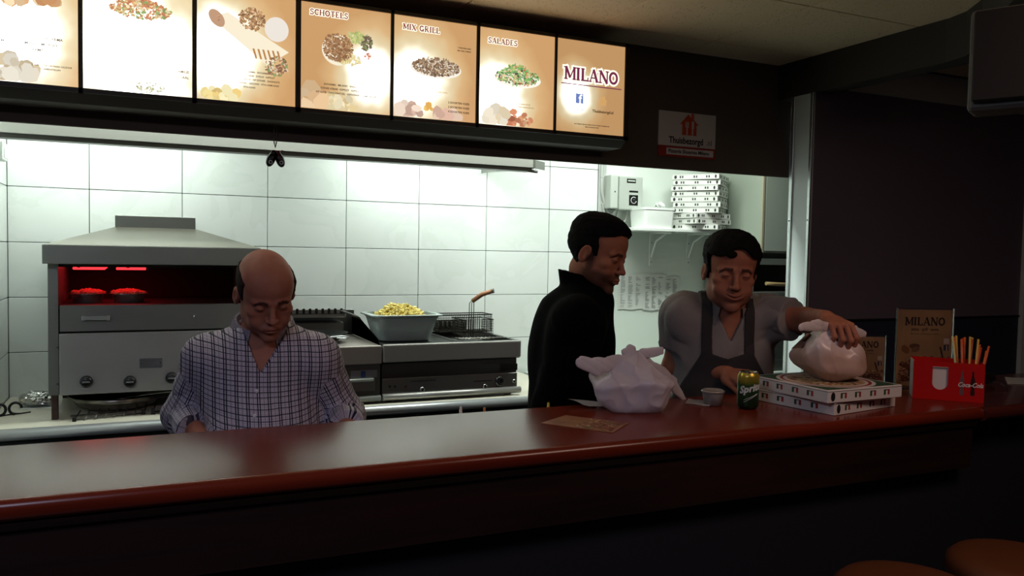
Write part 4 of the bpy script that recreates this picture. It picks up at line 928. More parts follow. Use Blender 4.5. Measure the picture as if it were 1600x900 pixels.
bm = BM(); prism(bm, [(BY0+.012, BZ-.0455), (BY0+.020, BZ-.062), (BY0+.030, BZ-.068), (BY0+.034, BZ-.20), (BY0+.06, BZ-.20), (BY0+.06, BZ-.0455)], 'x', -2.0, BXE-.01); obj('fascia', bm, bar_d, bc, smooth=30)
bm = BM(); box(bm, (-2.0, BY0+.09, -1.59), (4.2, BY0+.12, BZ-.0455)); obj('front_panel', bm, mat('bar_front_blue', '0b0e18', .7), bc)
bm = BM(); box(bm, (-2.0, BY0+.12, BZ-.30), (4.2, BY1-.02, BZ-.28)); obj('inner_shelf', bm, mat('shelf_dark', '2a2420', .6), bc)
# ------------------------------------------------------------------ bar stools
for (x_, y_, lab) in ((2.16, 1.375, 'brown round bar stool at the lower right, larger in view'), (1.73, 1.37, 'brown round bar stool with only its rim showing at the bottom edge')):
    s_ = thing('bar_stool', lab, 'stool', (x_, y_, -1.59), 'bar stools at the counter'); zt = -.80
    bm = BM(); lathe(bm, [(0, zt), (.13, zt), (.160, zt-.006), (.178, zt-.022), (.182, zt-.045), (.175, zt-.062), (.165, zt-.066), (0, zt-.066)], (x_, y_, 0), 48); obj('seat', bm, mat('brown_leather', '542c12', .5, bump=(120, .2)), s_)
    bm = BM(); lathe(bm, [(.181, zt-.050), (.1845, zt-.054), (.1845, zt-.062), (.181, zt-.066)], (x_, y_, 0), 48); obj('chrome_band', bm, chrome, s_)
    bm = BM(); lathe(bm, [(0, zt-.066), (.03, zt-.066), (.03, -1.55), (0, -1.55)], (x_, y_, 0), 20); obj('pole', bm, chrome, s_)
    bm = BM(); lathe(bm, [(0, -1.55), (.05, -1.55), (.19, -1.575), (.20, -1.59), (0, -1.59)], (x_, y_, 0), 36); obj('base', bm, chrome, s_)
    bm = BM(); tube(bm, [(x_+math.cos(a)*.14, y_+math.sin(a)*.14, -1.27) for a in [2*PI*i/28 for i in range(28)]], .010, 8, closed=True); tube(bm, [(x_-.14, y_, -1.27), (x_+.14, y_, -1.27)], .008, 8); obj('footrest', bm, chrome, s_)
# ------------------------------------------------------------------ things on the bar
# pizza boxes
flagr, flagg, flagw = mat('flag_red', '8e2b22', .6), mat('flag_green', '24452e', .6), mat('card_bar', 'cfcac6', .6)
def flags(bm, w_, h_, sides=(0, 1, 2, 3)):
    for s_ in sides:
        MM = Matrix.Rotation(s_*PI/2, 4, 'Z')
        for u_ in (-.095, -.035, .030, .09):
            for k_, m_ in ((-.0125, 0), (.0045, 1)):
                t = bmesh.new(); box(t, (u_+k_, -w_/2-.0007, h_*.32), (u_+k_+.008, -w_/2+.001, h_*.72)); join(bm, t, MM, m_)
            t = bmesh.new(); box(t, (u_-.0125, -w_/2-.0006, h_*.68), (u_+.0125, -w_/2+.001, h_*.74)); join(bm, t, MM, 2)
        t = bmesh.new(); disc(t, (-w_/2+.020, -w_/2-.0009, h_*.5), (1, 0, 0), (0, 0, 1), .0085, h_*.36, 14); join(bm, t, MM, 2)
def ring(bm, r0, r1, z, mi, n=48):
    A_ = [bm.verts.new((math.cos(2*PI*i/n)*r0, math.sin(2*PI*i/n)*r0, z)) for i in range(n)]; B_ = [bm.verts.new((math.cos(2*PI*i/n)*r1, math.sin(2*PI*i/n)*r1, z)) for i in range(n)]
    for i in range(n): bm.faces.new((A_[i], A_[(i+1) % n], B_[(i+1) % n], B_[i])).material_index = mi
W_, H_ = .318, .038
for i, (x_, y_, a_, lab) in enumerate(((2.005, 1.945, 9, 'lower of the two pizza boxes on the bar'), (1.996, 1.922, 1.5, 'upper pizza box on the bar with round printed lid'))):
    b_ = thing('pizza_box', lab, 'pizza box', (0, 0, 0), 'pizza boxes on the bar')
    bm = BM(); box(bm, (-W_/2, -W_/2, 0), (W_/2, W_/2, H_), .0015); obj('box_body', bm, flagw, b_)
    bm = BM(); flags(bm, W_, H_); obj('flag_print', bm, [flagg, flagr, mat('print_black', '121314', .6)], b_)['kind'] = 'stuff'
    bm = BM(); box(bm, (-W_/2-.0004, -W_/2-.0004, H_-.0045), (W_/2+.0004, W_/2+.0004, H_-.0032)); obj('lid_seam', bm, mat('seam_dark', '3a3836', .7), b_)
    bm = BM(); z = H_+.0002
    disc(bm, (0, 0, z), (1, 0, 0), (0, 1, 0), .146, .146, 48, 2)
    for r0, r1, k_, m_ in ((.138, .128, .0002, 1), (.118, .0, .0002, 3)): ring(bm, r0, max(r1, .001), z+k_, m_)
    c_ = W_/2-.008
    for sx_ in (-1, 1):
        for sy_ in (-1, 1):
            pts = [(sx_*c_, sy_*c_, z)] + [(sx_*max(.02, .150*math.cos(math.radians(t_))), sy_*.150*math.sin(math.radians(t_)), z) for t_ in (82, 70, 58, 45, 32, 20, 8)]
            pts.insert(1, (sx_*.02, sy_*c_, z)); pts.append((sx_*c_, sy_*.02, z))
            f = bm.faces.new([bm.verts.new(p_) for p_ in pts]); f.material_index = 0
    rr = random.Random(9)
    for k_ in range(150):
        t_ = rr.random()*2*PI; q_ = math.sqrt(rr.random())*.108; s = rr.uniform(.004, .012)
        disc(bm, (math.cos(t_)*q_, math.sin(t_)*q_, z+.0004+k_*.000003), (math.cos(t_), math.sin(t_), 0), (-math.sin(t_), math.cos(t_), 0), s, s*.6, 7, rr.choice((4, 4, 5, 6, 1)))
    obj('lid_print', bm, [flagg, flagr, flagw, mat('pizza_base', 'b59a74', .6), mat('pizza_brown', '5a3a26', .6), mat('pizza_black', '26201c', .6), mat('pizza_cream', 'd6c4a0', .6)], b_)
    b_.location = (x_, y_, BZ+.0005+(H_+.0014)*i); b_.rotation_euler.z = math.radians(a_)
# drink can
cx, cy = 1.703, 1.945
cn = thing('drink_can', 'green and yellow lemon soda can beside the pizza boxes', 'can', (cx, cy, BZ))
def can_mat():
    m = mat('can_print', '2f5a34', .3, .6); nt = m.node_tree; b = nt.nodes['Principled BSDF']; tc = nt.nodes.new('ShaderNodeTexCoord')
    sx = nt.nodes.new('ShaderNodeSeparateXYZ'); nt.links.new(tc.outputs['Object'], sx.inputs[0])
    r = nt.nodes.new('ShaderNodeValToRGB'); e = r.color_ramp.elements; r.color_ramp.interpolation = 'LINEAR'
    e[0].position = .0; e[0].color = lin('1c2a1c'); e[1].position = 1; e[1].color = lin('b5a040')
    for p_, c_ in ((.10, '22381f'), (.45, '2b4f2c'), (.66, '35602f'), (.74, '8f8a30'), (.86, 'b0a03c')): x = e.new(p_); x.color = lin(c_)
    n = nt.nodes.new('ShaderNodeTexNoise'); n.inputs['Scale'].default_value = 30; nt.links.new(tc.outputs['Object'], n.inputs[0])
    ma = nt.nodes.new('ShaderNodeMath'); ma.operation = 'MULTIPLY_ADD'; ma.inputs[1].default_value = .03; nt.links.new(n.outputs[0], ma.inputs[0]); nt.links.new(sx.outputs['Z'], ma.inputs[2])
    mr = nt.nodes.new('ShaderNodeMapRange'); mr.inputs[1].default_value = .015; mr.inputs[2].default_value = .13; nt.links.new(ma.outputs[0], mr.inputs[0])
    nt.links.new(mr.outputs[0], r.inputs[0]); nt.links.new(r.outputs[0], b.inputs['Base Color']); return m
bm = BM(); lathe(bm, [(0, BZ+.004), (.022, BZ+.002), (.0245, BZ+.0005), (.026, BZ+.002), (.0325, BZ+.011), (.033, BZ+.014), (.033, BZ+.100), (.0325, BZ+.104), (.0275, BZ+.1125)], (cx, cy, 0), 40); obj('can_body', bm, can_mat(), cn)
bm = BM(); lathe(bm, [(.0275, BZ+.1125), (.0285, BZ+.1145), (.0275, BZ+.1155), (.0262, BZ+.1145), (.0255, BZ+.111), (0, BZ+.111)], (cx, cy, 0), 40); ld = obj('can_lid', bm, chrome, cn)
bm = BM(); lathe(bm, [(0, .0006), (.008, .0006), (.008, 0)], None, 14, M4=Matrix.Translation((cx, cy-.006, BZ+.1115)) @ Matrix.Scale(1.0, 4)); obj('pull_tab', bm, chrome, ld)
def wraptext(s, c, r_, z0, h, m, parent, ang0, bold=.0012, slant=.15):
    """lettering bent round a cylinder"""
    o_ = text('lettering', s, (0, 0, 0), h, m, None, rot=(0, 0, 0), align='CENTER', ext=.0002, bold=bold); o_.parent = parent
    me = o_.data
    for v_ in me.vertices:
        x, y, z = v_.co; x += y*slant; a_ = ang0 + x/r_
        v_.co = Vector((c[0]+math.sin(a_)*(r_+z+.0003), c[1]-math.cos(a_)*(r_+z+.0003), z0+y+x*.22)) - wloc(parent)
    o_.location = (0, 0, 0); o_.rotation_euler = (0, 0, 0); return o_
wraptext('Sprite', (cx, cy), .0331, BZ+.058, .030, mat('can_white', 'c9d0cc', .4), cn, -.45)
for k_ in range(5):
    bm = BM(); tube(bm, [(cx+math.sin(a_)*.0334, cy-math.cos(a_)*.0334, BZ+.028+.006*k_+.02*(a_+.9)*(1-.2*k_)) for a_ in [-1.1+1.3*i/12 for i in range(13)]], .0007, 4); obj('swoosh', bm, mat('can_white'), cn)
    if k_ == 1: break
# dipping cup, napkin
cp_ = thing('sauce_cup', 'small clear plastic cup of pale sauce with lid', 'cup', (1.637, 2.03, BZ))
x_, y_ = 1.637, 2.03
bm = BM(); lathe(bm, [(0, BZ+.0015), (.028, BZ+.0015), (.033, BZ+.040), (.0335, BZ+.044), (.0325, BZ+.044), (.027, BZ+.003), (0, BZ+.003)], (x_, y_, 0), 32)
glassy = mat('clear_plastic', 'e8e6e2', .12, trans=.75); obj('cup', bm, glassy, cp_)
bm = BM(); lathe(bm, [(0, BZ+.0035), (.0265, BZ+.0035), (.0312, BZ+.035), (0, BZ+.0355)], (x_, y_, 0), 28); obj('sauce', bm, mat('pale_sauce', 'c9a98a', .4), cp_)
bm = BM(); lathe(bm, [(.0335, BZ+.041), (.0365, BZ+.0415), (.0365, BZ+.046), (.0315, BZ+.049), (.031, BZ+.046), (0, BZ+.0455)], (x_, y_, 0), 32); obj('lid', bm, glassy, cp_)
def sheet(name, pts, z, m, lab, cat, th=.0006, wave=.0, n=8, kinda=None):
    """thin sheet from four corners (x, y), gently waved, resting at height z"""
    bm = BM(); P4 = [Vector((p_[0], p_[1], z+(p_[2] if len(p_) > 2 else 0))) for p_ in pts]; g_ = []
    for j in range(n+1):
        row = []
        for i in range(n+1):
            u_, v_ = i/n, j/n; q_ = P4[0].lerp(P4[1], u_).lerp(P4[3].lerp(P4[2], u_), v_); q_.z += wave*abs(math.sin(u_*4.2+v_*2.3)); row.append(bm.verts.new(q_))
        g_.append(row)
    for j in range(n):
        for i in range(n): bm.faces.new((g_[j][i], g_[j][i+1], g_[j+1][i+1], g_[j+1][i]))
    bmesh.ops.solidify(bm, geom=bm.faces[:], thickness=th)
    return tag(obj(name, bm, m, smooth=30), lab, cat)
nap = mat('napkin', 'cfcac8', .8)
sheet('napkin', [(1.56, 2.07), (1.60, 2.00), (1.66, 2.06), (1.62, 2.13)], BZ+.0022, nap, 'white napkin under the sauce cup', 'napkin', wave=.002)
sheet('receipt', [(1.19, 2.165, .02), (1.23, 2.10, .004), (1.34, 2.07, 0), (1.31, 2.13, .004)], BZ+.0022, nap, 'white slip of paper left of the standing bag', 'paper', wave=.003)
sheet('receipt', [(3.00, 1.99), (3.10, 1.90), (3.26, 2.02), (3.16, 2.11)], BZ+.0022, nap, 'white paper at the right photo edge on the bar', 'paper', wave=.002)
# flyer
fc = [Vector((.999, 1.965)), Vector((1.124, 1.795)), Vector((1.228, 1.880)), Vector((1.115, 2.035))]
bm = BM(); f4 = [Vector((p_.x, p_.y, BZ+.0012)) for p_ in fc]
fl = thing('menu_flyer', 'folded brown menu flyer lying in front of the white bag', 'flyer', (1.11, 1.92, BZ))
prism(bm, [(p_.x, p_.y) for p_ in fc], 'z', BZ+.0005, BZ+.0022)
kraft = mat('flyer_tan', '9a6c48', .45, noise=(14, .9, '6a3a26')); obj('leaf', bm, kraft, fl)
bm = BM(); rr = random.Random(2); A4 = fc[0]; B4 = fc[1]; D4 = fc[3]
def FP(u_, v_, k_=0): q_ = fc[0].lerp(fc[3], v_).lerp(fc[1].lerp(fc[2], v_), u_); return Vector((q_.x, q_.y, BZ+.0030+k_))
e1 = (FP(1, 0)-FP(0, 0)).normalized(); e2 = (FP(0, 1)-FP(0, 0)).normalized()
for k_ in range(110):
    u_, v_ = .45+.5*rr.random(), rr.random()*.92+.04
    a_ = rr.random()*3; s = rr.uniform(.003, .009); disc(bm, FP(u_, v_, .000002*k_), e1*math.cos(a_)+e2*math.sin(a_), e2*math.cos(a_)-e1*math.sin(a_), s, s*.5, 6, rr.choice((0, 0, 1, 2, 3)))
obj('food_print', bm, [mat('p_brown', '6e3a24', .6), mat('p_cream', 'c9ae88', .6), mat('p_red', '7e2a1c', .6), mat('p_green', '59602c', .6)], fl)
ink_brown = mat('ink_brown', '2c1510', .6)
bm = BM(); slab(bm, 'MILANO', FP(.14, .88), -e2, e1, .020, depth=-.001); obj('lettering', bm, ink_brown, fl)
# napkin dispenser with straws
DX0, DX1, DY0, DY1, DZ = 0, .212, 0, .10, .128
nd = thing('napkin_dispenser', 'red acrylic napkin and straw holder with white script lettering', 'dispenser', (0, 0, 0))
red = mat('red_acrylic', 'b3130f', .22, coat=.4); redd = mat('red_inner', '8e100c', .4)
bm = BM(); th = .003
# front plate with a rounded cut-out in its middle
fx0_, fx1_, fz0_, fz1_ = .058, .105, .035, .112
box(bm, (0, 0, 0), (fx0_, th, DZ)); box(bm, (fx1_, 0, 0), (DX1, th, DZ)); box(bm, (fx0_, 0, 0), (fx1_, th, fz0_-.0)); box(bm, (fx0_, 0, fz1_), (fx1_, th, DZ))
r_ = (fx1_-fx0_)/2; cxm = (fx0_+fx1_)/2
for sgn in (-1, 1):
    pts = [(cxm+sgn*r_, fz0_)] + [(cxm+sgn*r_*math.cos(math.radians(a_)), fz0_+r_-r_*math.sin(math.radians(a_))) for a_ in range(0, 91, 15)]
    prism(bm, pts, 'y', 0, th)
obj('front_plate', bm, red, nd)
bm = BM(); box(bm, (0, DY1-th, 0), (DX1, DY1, DZ+.004)); box(bm, (DX1-th, th, 0), (DX1, DY1-th, DZ)); box(bm, (0, th, 0), (DX1-th, DY1-th, .004)); box(bm, (.132, th, .004), (.135, DY1-th, DZ-.004)); obj('shell', bm, red, nd)
bm = BM(); box(bm, (0, th, .0), (th, DY1-th, DZ)); obj('side_plate', bm, mat('side_white', 'b9aaa6', .35), nd, label='pale side of the dispenser')
bm = BM(); 
for i in range(16): box(bm, (.012, .010+.0048*i, .006), (.126, .0138+.0048*i, .104+.004*math.sin(i*1.7)))
ns = obj('napkin_stack', bm, nap, nd); ns['kind'] = 'stuff'
bm = BM(); t_ = []
for i in range(9): 
    a_ = i/8; t_.append((.152+.006*math.sin(a_*PI*.9)*0, 0, .018+.078*a_))
for bx, m_, mir in ((.146, 0, 1), (.178, 1, 1)):
    prof = [(0.0055, 0), (.0065, .012), (.0048, .022), (.0072, .036), (.0065, .05), (.003, .064), (.0026, .076), (.0034, .080)]
    prism(bm, [(bx-r, .022+z) for r, z in prof] + [(bx+r, .022+z) for r, z in prof[::-1]], 'y', -.0008, 0, m_)
obj('bottle_print', bm, [mat('bottle_grey', '6a4a4c', .4), mat('bottle_dark', '2a0c0c', .4)], nd)
text('lettering', 'Coca-Cola', (.133, -.0012, .050), .0215, mat('logo_white', 'd9cfcc', .4), nd, bold=.0005, sx=.80, shear=.35)
straw_c = [mat('straw_orange', 'c85a26', .4), mat('straw_red', 'b5321c', .4), mat('straw_yellow', 'c9a24a', .4), mat('straw_green', 'b9b878', .4)]
NTH = 'first second third fourth fifth sixth seventh eighth ninth tenth eleventh twelfth thirteenth last'.split()
SN = ['orange', 'red', 'yellow', 'pale green']
D_ = Vector((2.372, 1.900, BZ+.0005)); ang = math.radians(-43.5+6)
dirx = Vector((2.520-2.372, 1.755-1.904, 0)).normalized(); ang = math.atan2(dirx.y, dirx.x)
rr = random.Random(21); MD = Matrix.Translation(D_) @ Matrix.Rotation(ang, 4, 'Z')
k = 0
for i in range(14):
    ci = [3, 0, 2, 0, 1, 0, 2, 1, 3, 2, 0, 1, 0, 0][i]
    bx = .142+.0044*i + rr.uniform(-.001, .001); by = [.022, .05, .078][i % 3]
    top = .212+rr.uniform(-.006, .006) if i < 10 else .178+rr.uniform(-.008, .012)
    tilt = (i-6)*.0034
    p0 = MD @ Vector((bx, by, .006)); p1 = MD @ Vector((bx+tilt*1.2, by+rr.uniform(-.012, .012), top))
    bm = BM(); tube(bm, [p0, p1], .0034, 8, cap=True)
    tag(obj('drinking_straw', bm, straw_c[ci]), '%s drinking straw, %s from the left in the red holder' % (SN[ci], NTH[i]), 'straw', 'drinking straws in the red holder')
nd.location = D_; nd.rotation_euler.z = ang
# MILANO stands
def stand(w_, h_, loc, a_, lab):
    s_ = thing('table_poster', lab, 'poster stand', (0, 0, 0), 'poster stands on the bar')
    bm = BM(); box(bm, (-w_/2-.004, .0025, 0), (w_/2+.004, .0045, h_+.006)); box(bm, (-w_/2-.004, -.003, 0), (w_/2+.004, -.0015, h_+.006)); box(bm, (-w_/2-.004, -.035, 0), (w_/2+.004, .045, .003)); 
    obj('acrylic_holder', bm, mat('acrylic', 'f2f2f4', .05, trans=1.0), s_)
    bm = BM(); box(bm, (-w_/2, -.0012, .004), (w_/2, .0020, h_)); pr = obj('printed_card', bm, mat('poster_print', 'c39c6c', .5, noise=(7, .8, '9a7148')), s_)
    lh = w_*.74/slabw('MILANO', 1); bm = BM(); slab(bm, 'MILANO', (-w_*.37, -.0014, h_*.80), (1, 0, 0), (0, 0, 1), lh); obj('lettering', bm, ink_brown, pr)
    text('lettering', 'pizza · grill · pasta', (0, -.0016, h_*.735), lh*.48, ink_brown, pr, align='CENTER', bold=.0002)
    text('lettering', 'Bel ons of bestel online', (0, -.0016, h_*.68), lh*.38, mat('ink_tan', '6e4c30', .6), pr, align='CENTER')
    rr = random.Random(int(w_*1000)); bm = BM()
    def D(u_, v_, s, q_, m_, a_=0, k_=0): disc(bm, (u_*w_, -.00135-k_*.000002, v_*h_), (math.cos(a_), 0, math.sin(a_)), (-math.sin(a_), 0, math.cos(a_)), s, q_, 9, m_)
    for i in range(12): D(-.38+.06*rr.random(), .46+.06*rr.random(), w_*.05, w_*.04, 1, 0, i)
    D(-.18, .53, w_*.10, w_*.05, 0, 0, 13); D(-.16, .49, w_*.08, w_*.05, 1, .3, 14)
    for i in range(5): D(.30+.012*i, .50-.03*i, w_*.018, h_*.035, 4, .3, 15+i)
    for i in range(40): D(rr.uniform(-.40, .40), .09+.20*rr.random(), w_*.08, h_*.035, rr.choice((0, 4, 0)), rr.uniform(-.3, .3), 20)
    for i in range(380):
        u_ = rr.uniform(-.47, .47); v_ = .04+.34*rr.random()*(1-.6*max(0, -u_))+.02; s = w_*rr.uniform(.012, .032); D(u_, v_, s, s*.4, rr.choice((0, 0, 2, 3, 3, 1, 4)), rr.uniform(-.6, .6), 22+i)
    obj('food_print', bm, [mat('p_brown'), mat('p_tan2', '8a6038', .6), mat('p_cream'), mat('p_red'), mat('p_dark', '2a1812', .6), mat('p_peach', 'b98660', .6)], pr)
    bm = BM(); c_ = (.40*w_, h_*.565); box(bm, (c_[0]-w_*.05, -.0018, c_[1]), (c_[0]+w_*.05, -.0012, c_[1]+w_*.10), mi=0); box(bm, (c_[0]-w_*.045, -.0018, c_[1]-w_*.12), (c_[0]+w_*.045, -.0012, c_[1]-w_*.02), mi=1); box(bm, (c_[0]-.001*w_, -.0022, c_[1]-w_*.12), (c_[0]+w_*.018, -.0018, c_[1]-w_*.03), mi=0)
    obj('emblems', bm, [mat('emblem_white', 'cfc2b2', .6), mat('emblem_blue', '2a3450', .6)], pr)
    s_.location = loc; s_.rotation_euler.z = math.radians(a_)
    return s_
q = at(1445, 600, 2.05); stand(.205, .285, (2.61, 2.05, BZ+.0005), -22, 'taller brown food poster in clear stand behind the red holder')
stand(.155, .190, (2.338, 2.085, BZ+.0005), -27, 'smaller brown food poster in clear stand beside the hanging bag')
# sunglasses
sgz = thing('reading_glasses', 'dark-rimmed glasses lying behind the red holder', 'glasses', (2.95, 2.02, BZ))
c1, c2 = Vector((2.86, 2.05, BZ+.022)), Vector((2.925, 2.015, BZ+.022)); bm = BM()
ex = (c2-c1).normalized()
for c_ in (c1, c2): tube(bm, [c_+ex*(math.cos(a_)*.026)+Vector((0, 0, math.sin(a_)*.019)) for a_ in [2*PI*i/20 for i in range(20)]], .0022, 6, closed=True)
tube(bm, [c1+ex*.026, (c1+c2)/2+Vector((0, 0, .006)), c2-ex*.026], .002, 6); obj('frame', bm, black_p, sgz)
for c_ in (c1, c2):
    bm = BM(); disc(bm, c_, ex, (0, 0, 1), .0255, .0185, 20); bmesh.ops.solidify(bm, geom=bm.faces[:], thickness=.0012); obj('lens', bm, mat('tinted_lens', '3a3430', .05, trans=.8), sgz)
for c_, s_, e_ in ((c1-ex*.026, 1, (2.76, 1.97)), (c2+ex*.026, -1, (2.86, 1.895))):
    bm = BM(); b0 = c_; b1 = Vector((e_[0]-.0, e_[1]+.012, BZ+.016)); tube(bm, [b0, b0.lerp(b1, .6)+Vector((0, 0, .004)), b1, Vector((e_[0], e_[1], BZ+.003))], .002, 6); obj('temple_arm', bm, black_p, sgz)
# sauce bottles standing behind the bar, only nozzles showing
for n_, (px_, py_, c_, lab) in enumerate(((720, 636, 'd9d2c0', 'pale nozzle of the left sauce bottle behind the bar'), (757, 638, 'b0703c', 'brown-tipped nozzle of the middle sauce bottle behind the bar'), (857, 630, 'd8b93c', 'yellow nozzle of the right sauce bottle behind the bar'))):
    p_ = at(px_, py_, 2.25); zb = p_.z-.26
    s_ = thing('sauce_bottle', lab, 'bottle', (p_.x, 2.25, zb), 'sauce bottles behind the bar')
    bm = BM(); lathe(bm, [(0, 0), (.028, 0), (.030, .005), (.030, .165), (.022, .185), (.018, .19), (0, .19)], (p_.x, 2.25, zb), 24); obj('bottle_body', bm, mat('bottle_pale%d' % n_, ['d9d6cc', '8c4a2a', 'd6b640'][n_], .4), s_)
    bm = BM(); lathe(bm, [(.022, .19), (.022, .207), (.012, .212), (.0065, .222), (.0035, .262), (0, .263)], (p_.x, 2.25, zb), 18); obj('nozzle', bm, mat('nozzle%d' % n_, c_, .4), s_)
bm = BM(); box(bm, (.85, 2.19, -.735), (1.35, 2.31, -.715)); 
for x_ in (.87, 1.33): box(bm, (x_-.01, 2.20, -1.59), (x_+.01, 2.30, -.735))
tag(obj('bottle_rack', bm, steel_d), 'low steel bottle rack behind the bar', 'rack')
# loudspeaker at the top right
sp = thing('loudspeaker', 'black loudspeaker with pale rim hanging near the ceiling at the right', 'speaker', (2.15, 1.5, .40))
c = dep(1585, 95, 2.15); h_, w_, d_ = .135, .10, .11
MS = Matrix.Translation(c) @ Matrix.Rotation(math.radians(-62), 4, 'Z')
bm = BM(); box(bm, (-w_, -d_/2, -h_), (w_, d_/2, h_), .012, seg=2, M4=MS); obj('cabinet', bm, mat('speaker_grey', '5b5852', .5), sp)
bm = BM(); box(bm, (-w_+.014, -d_/2-.03, -h_+.022), (w_-.005, -d_/2+.002, h_-.012), .004, M4=MS); obj('grille', bm, mat('speaker_black', '040405', .8), sp)
bm = BM()
tube(bm, [MS @ Vector((0, d_/2, .05)), MS @ Vector((.02, d_/2+.10, .10)), Vector((2.62, 1.72, .82))], .012, 8); obj('wall_bracket', bm, black_m, sp)
bm = BM(); tube(bm, bez([MS @ Vector((.04, d_/2, -h_+.02)), MS @ Vector((.05, d_/2+.04, -h_-.12)), MS @ Vector((.10, d_/2+.10, -.1)), (2.62, 1.72, .82)]), .003, 6); obj('cable', bm, black_m, sp)
# ------------------------------------------------------------------ signed-distance modelling for bodies, clothes and bags
A3 = lambda v: np.array(v, dtype=np.float64)
def nrm(v): v = A3(v); return v/np.linalg.norm(v)
def frame(fwd, pitch=0, roll=0):
    """columns: x (person's left), y (back), z (up); yaw from the forward direction, pitch > 0 looks down"""
    yaw = math.atan2(fwd[0], -fwd[1])
    return np.array((Matrix.Rotation(yaw, 3, 'Z') @ Matrix.Rotation(pitch, 3, 'X') @ Matrix.Rotation(roll, 3, 'Y')))
def ell(P, c, r, F=None):
    q = P-A3(c)
    if F is not None: q = q @ F
    r = A3(r); k0 = np.sqrt(((q/r)**2).sum(1)); k1 = np.sqrt(((q/(r*r))**2).sum(1))
    return k0*(k0-1)/np.maximum(k1, 1e-9)
def cap(P, a, b, ra, rb=None, flat=None):
    """round cone between a and b; flat=(axis vector, factor) squashes the section along that axis"""
    rb = ra if rb is None else rb; a, b = A3(a), A3(b); d = b-a; q = P-a
    t = np.clip((q@d)/max(d@d, 1e-12), 0, 1); e = q-t[:, None]*d
    if flat is not None:
        ax = nrm(flat[0]); k = e@ax; e = e + np.outer(k*(1/flat[1]-1), ax)
    return np.sqrt((e*e).sum(1)) - (ra+(rb-ra)*t)
def smin(a, b, k):
    h = np.clip(.5+.5*(b-a)/k, 0, 1); return b+(a-b)*h - k*h*(1-h)
def smax(a, b, k): return -smin(-a, -b, k)
def plane(P, p, n): return (P-A3(p))@nrm(n)          # negative behind n
def wob(P, s, seed=0):
    """smooth pseudo noise in -1..1"""
    r = np.random.RandomState(seed); v = np.zeros(len(P))
    for i in range(5):
        k = r.normal(size=3); k = k/np.linalg.norm(k)*s*(1+.45*i)
        v += np.sin(P@k + r.rand()*6.28 + 1.3*np.sin(P@np.roll(k, 1)*.6 + r.rand()*6))/(1+.35*i)
    return v/3.0
def fold(P, s, d, seed=0):
    """long cloth creases running along d"""
    d = nrm(d); r = np.random.RandomState(seed); a = np.cross(d, r.normal(size=3)); a = nrm(a); b = np.cross(d, a)
    u, v, w_ = P@a*s, P@b*s, P@d*s*.25
    return (1-np.abs(np.sin(u + 1.1*np.sin(v*.7+w_) + w_*1.7 + r.rand()*6)))**2 - .35 + .5*np.sin(v*1.3+u*.4+w_)*.3
